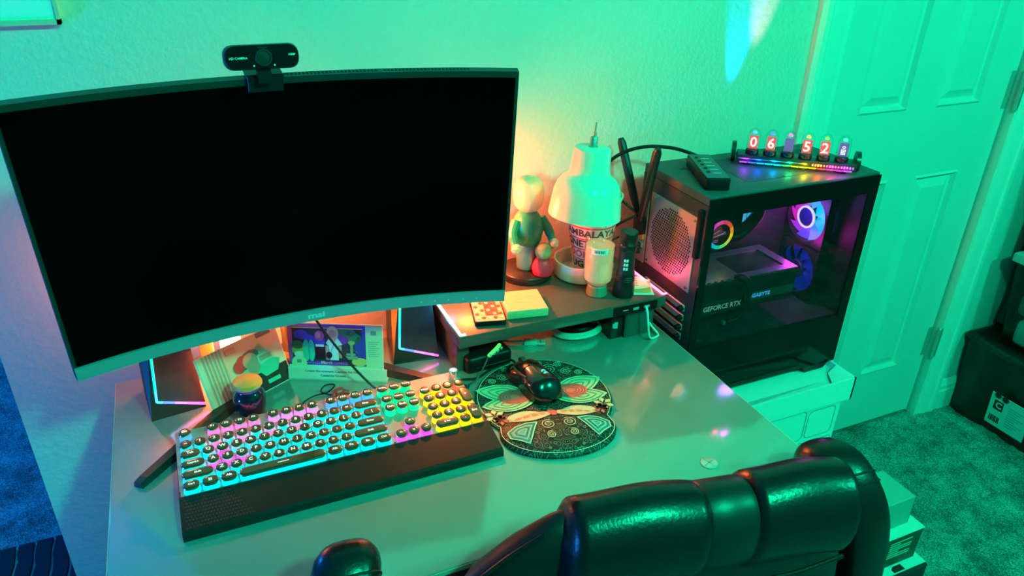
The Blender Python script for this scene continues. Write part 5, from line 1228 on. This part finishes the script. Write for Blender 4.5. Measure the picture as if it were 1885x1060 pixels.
LM = frame((2.2085, 1.148, .048), (0, -1, 0), (-.09, 0, 1))
g = G(); g.box(0, .125, 0, .115, -.001, .002, M=LM); lb_ = g.build('label', P('label_white', (.6, .66, .66), .5), t, smooth=0)
g = G(); g.box(.014, .044, .060, .094, .002, .0025, M=LM); q = g.build('logo_block', INK, lb_, smooth=0)
g = G(); text(g, 'C', .030, LM @ T(.030, .077, .003), bold=.04); g.build('logo_letter', P('label_white', (.6, .66, .66), .5), lb_, smooth=0)
for k in range(7):
    g = G(); g.box(.010+k*.005, .0128+k*.005+.0012*(k % 2), .014, .036, .002, .0025, M=LM); g.build('barcode_bar', INK, lb_, smooth=0)
for k in range(9):
    g = G(); g.box(.062, .112-.012*(k % 3), .088-k*.0085, .0905-k*.0085, .002, .0025, M=LM); g.build('text_line', P('label_grey', (.3, .36, .36), .6), lb_, smooth=0)
for cx_, cy_ in ((.020, .112), (.045, .110)):
    g = G(); g.poly([((.0135 if k % 2 else .0085)*math.cos(2*PI*k/24)+cx_, (.0135 if k % 2 else .0085)*math.sin(2*PI*k/24)+cy_, .0032) for k in range(24)], M=LM); g.build('starburst', INK, lb_, smooth=0)
t = thing('clear_tote', (2.45, 1.0, .297), 'translucent plastic tote full of pale things on the black bin', 'tote')
g = G(); tx0, tx1, ty0, ty1 = 2.225, 2.62, .66, 1.232
vs = [(tx0+.02, ty0+.02, .298), (tx1-.02, ty0+.02, .298), (tx1-.02, ty1-.025, .298), (tx0+.02, ty1-.025, .298), (tx0, ty0, .575), (tx1, ty0, .575), (tx1, ty1, .575), (tx0, ty1, .575)]
g.add(vs, [(3, 2, 1, 0), (0, 1, 5, 4), (1, 2, 6, 5), (2, 3, 7, 6), (3, 0, 4, 7)]); g.build('tub', glassy('tote_plastic', (.55, .66, .66), .25, 1.5), t, smooth=0)
g = G(); g.rbox(tx0-.012, tx1+.01, ty0-.01, ty1+.012, .572, .600, .005, 2); g.build('lid', P('tote_lid', (.42, .50, .50), .35), t)
for k, (y0_, y1_, z0_, z1_, c) in enumerate(((.70, .95, .305, .42, (.5, .55, .55)), (.96, 1.19, .305, .39, (.62, .66, .66)), (.72, 1.0, .425, .53, (.2, .25, .25)), (1.01, 1.205, .40, .47, (.16, .2, .2)), (1.0, 1.205, .475, .555, (.52, .58, .58)))):
    g = G(); g.rbox(tx0+.03, tx1-.04, y0_, y1_, z0_, z1_, .018, 3); g.build('folded_cloth', P('cloth_%d' % k, c, .85, bump=(60, .5, .004)), t)
t = thing('grey_crate', (2.45, 1.0, .60), 'dark grey crate with recycling mark on top of the clear tote', 'crate')
g = G(); g.rbox(2.235, 2.62, .64, 1.225, .601, .93, .008, 2); cr_ = g.build('body', P('crate_grey', (.07, .08, .08), .5), t)
g = G(); g.rbox(2.215, 2.635, .62, 1.245, .915, .95, .006, 2); g.build('rim', P('crate_grey', (.07, .08, .08), .5), t)
RM = frame((2.2345, 1.180, .648), (0, -1, 0), (0, 0, 1)); ar = P('mark_dark', (.012, .014, .014), .6)
for k in range(3):
    g = G(); R3 = RM @ Matrix.Rotation(2*PI*k/3, 4, 'Z')
    g.add([(-.010, .012, .0006), (.004, .012, .0006), (.004, .017, .0006), (.013, .009, .0006), (.004, .002, .0006), (.004, .006, .0006), (-.006, .006, .0006)], [(0, 1, 5, 6), (2, 4, 3)], M=R3); g.build('recycling_arrow', ar, cr_, smooth=0)
for k in range(2):
    g = G(); g.box(.032, .10, -.006-k*.009, -.001-k*.009, 0, .0005, M=RM); g.build('text_line', ar, cr_, smooth=0)
t = thing('dark_bag', (2.4, 1.26, .30), 'black bag squeezed between the tote and the wall', 'bag')
g = G(); g.tube([(2.34, 1.273, .320), (2.345, 1.273, .40), (2.338, 1.273, .52), (2.345, 1.273, .62), (2.35, 1.272, .70)], [.022, .021, .022, .021, .012], 12, smooth=5); bag = g.build('body', bagm, t)
g = G(); g.tube([(2.35, 1.265, .695), (2.352, 1.268, .72), (2.36, 1.265, .74)], [.012, .006, .010], 8, smooth=3); g.build('tied_neck', bagm, t)

# ================================================================ chair
lea = P('black_leather', (.008, .008, .009), .3, bump=(230, .28, .0012), spec=.5)
leb = P('leather_dark', (.010, .010, .011), .42, bump=(260, .25, .001))
t = thing('office_chair', (.476, .4925, 0), 'black padded leather office chair pushed up to the desk', 'chair', rad(-10.2))
CHM = WM[t.name]
def cloft(secs, mi=0, n=28):
    """closed loops lofted into a skin"""
    q = G(); vs = sum(secs, []); m = len(secs[0]); fs = []
    for k in range(len(secs)-1): fs += [(k*m+i, k*m+(i+1) % m, (k+1)*m+(i+1) % m, (k+1)*m+i) for i in range(m)]
    fs += [list(range(m))[::-1], list(range((len(secs)-1)*m, len(secs)*m))]
    q.add(vs, fs, mi, CHM); return q
def sel(cx_, cy_, a, b, e=2.6, n=28):
    o = []
    for i in range(n):
        th = 2*PI*i/n; c, s2 = math.cos(th), math.sin(th)
        o.append((cx_+a*math.copysign(abs(c)**(2/e), c), cy_+b*math.copysign(abs(s2)**(2/e), s2)))
    return o
# back shell: sections by height (u across, v thickness)
secs = []
for z, u0, u1, th, v0 in ((.50, -.25, .235, .040, .03), (.56, -.285, .245, .045, .035), (.66, -.30, .245, .046, .045), (.74, -.295, .235, .045, .045), (.79, -.268, .225, .042, .044), (.83, -.225, .215, .036, .042), (.86, -.185, .205, .026, .040), (.872, -.165, .195, .014, .040)):
    secs.append([Vector((x, y, z)) for x, y in sel((u0+u1)/2, v0, (u1-u0)/2, th, 3.2, 40)])
cloft(secs).build('backrest', leb, t, smooth=60)
def roll(u0, u1, nm, r=.058, z0=.832):
    ss = []; N_ = 24
    for i in range(N_+1):
        q = i/N_; u = u0+(u1-u0)*q; e = min(1, min(q, 1-q)*9+.22)**.35
        rr = r*e; pts = []
        for k in range(22):
            a = 2*PI*k/22; wr_ = 1+.006*math.sin(q*9+k*.7)
            pts.append(Vector((u+.006*math.sin(a), .030-.008*q+rr*.86*math.cos(a)*wr_, z0-.004*math.cos(q*5)+rr*1.12*math.sin(a)*wr_)))
        ss.append(pts)
    cloft(ss).build(nm, lea, t, smooth=70)
roll(-.168, .010, 'top_roll'); roll(.060, .205, 'top_roll')
ss = []
for u, r in ((.004, .050), (.010, .0535), (.062, .0535), (.070, .050)): ss.append([Vector((u, .028+r*.86*math.cos(2*PI*k/22), .830+r*1.12*math.sin(2*PI*k/22))) for k in range(22)])
cloft(ss).build('strap_band', P('band_leather', (.016, .016, .017), .38, bump=(300, .15, .0008)), t, smooth=60)
def seam(pts, r=.003, nm='piping'):
    q = G(); q.tube([CHM @ Vector(p) for p in pts], r, 8, smooth=6); q.build(nm, lea, t)
seam([(-.165, -.010, .776), (-.10, -.014, .770), (-.05, -.016, .768), (.005, -.016, .768)]); seam([(.068, -.016, .768), (.13, -.016, .768), (.20, -.010, .775)])
seam([(-.312, .030, .66), (-.300, .030, .74), (-.272, .028, .79), (-.228, .026, .832), (-.186, .022, .864)], .0028)
# padded arms
def arm(pts, wd, dp, nm, lean):
    """pts: list of (u, v, z) spine going up and over; section wd x dp"""
    ss = []; pts = [Vector(p) for p in pts]; pts = catmull(pts, 5)
    for i, p in enumerate(pts):
        tg = (pts[min(i+1, len(pts)-1)]-pts[max(i-1, 0)]).normalized(); ex = Vector((lean[0], lean[1], 0)).normalized(); ez = tg.cross(ex).normalized()
        q = i/(len(pts)-1); e = min(1, min(q+.25, (1-q)*5+.12))**.5
        ss.append([p+ex*x*e+ez*y*e for x, y in sel(0, 0, wd, dp, 2.8, 24)])
    cloft(ss).build(nm, lea, t, smooth=65)
    for k_ in (int(len(ss)*.66), int(len(ss)*.66)+1):
        q_ = G(); q_.tube([CHM @ (pts[k_]+(v_-pts[k_])*1.012) for v_ in ss[k_]], .0016, 6, closed=True); q_.build('arm_stitch', leb, t)
    return pts
arm([(.335, .075, .28), (.332, .075, .48), (.322, .078, .62), (.305, .085, .725), (.285, .105, .772), (.268, .135, .786), (.255, .165, .775)], .042, .046, 'arm_pad', (1, .12))
arm([(-.425, .015, .46), (-.425, .015, .64), (-.420, .022, .75), (-.413, .034, .798), (-.408, .058, .818), (-.405, .085, .815)], .040, .040, 'arm_pad', (1, .1))
g = G(); g.rbox(-.26, .25, .10, .16, .42, .50, .02, 3, M=CHM); g.rbox(-.27, .25, .02, .42, .40, .49, .035, 4, M=CHM); g.build('seat', lea, t)
g = G(); g.cyl(CHM @ Vector((0, .2, .09)), CHM @ Vector((0, .2, .41)), .028, n=20); g.build('gas_lift', CHROME, t)
for k in range(5):
    a = 2*PI*k/5; g = G(); p1 = CHM @ Vector((.30*math.cos(a), .2+.30*math.sin(a), .05)); g.tube([CHM @ Vector((0, .2, .10)), p1], [.026, .016], 10); g.build('base_arm', BLACK, t)
    g = G(); g.cyl(p1+Vector((-.012, 0, -.018)), p1+Vector((.012, 0, -.018)), .028, n=16); g.build('caster', BLACK, t)
for u in (-.40, .28):
    g = G(); g.tube([CHM @ Vector((u, .06, .45)), CHM @ Vector((u*.7, .16, .43)), CHM @ Vector((u*.5, .2, .43))], .016, 10, smooth=4); g.build('arm_bracket', BLACK, t)
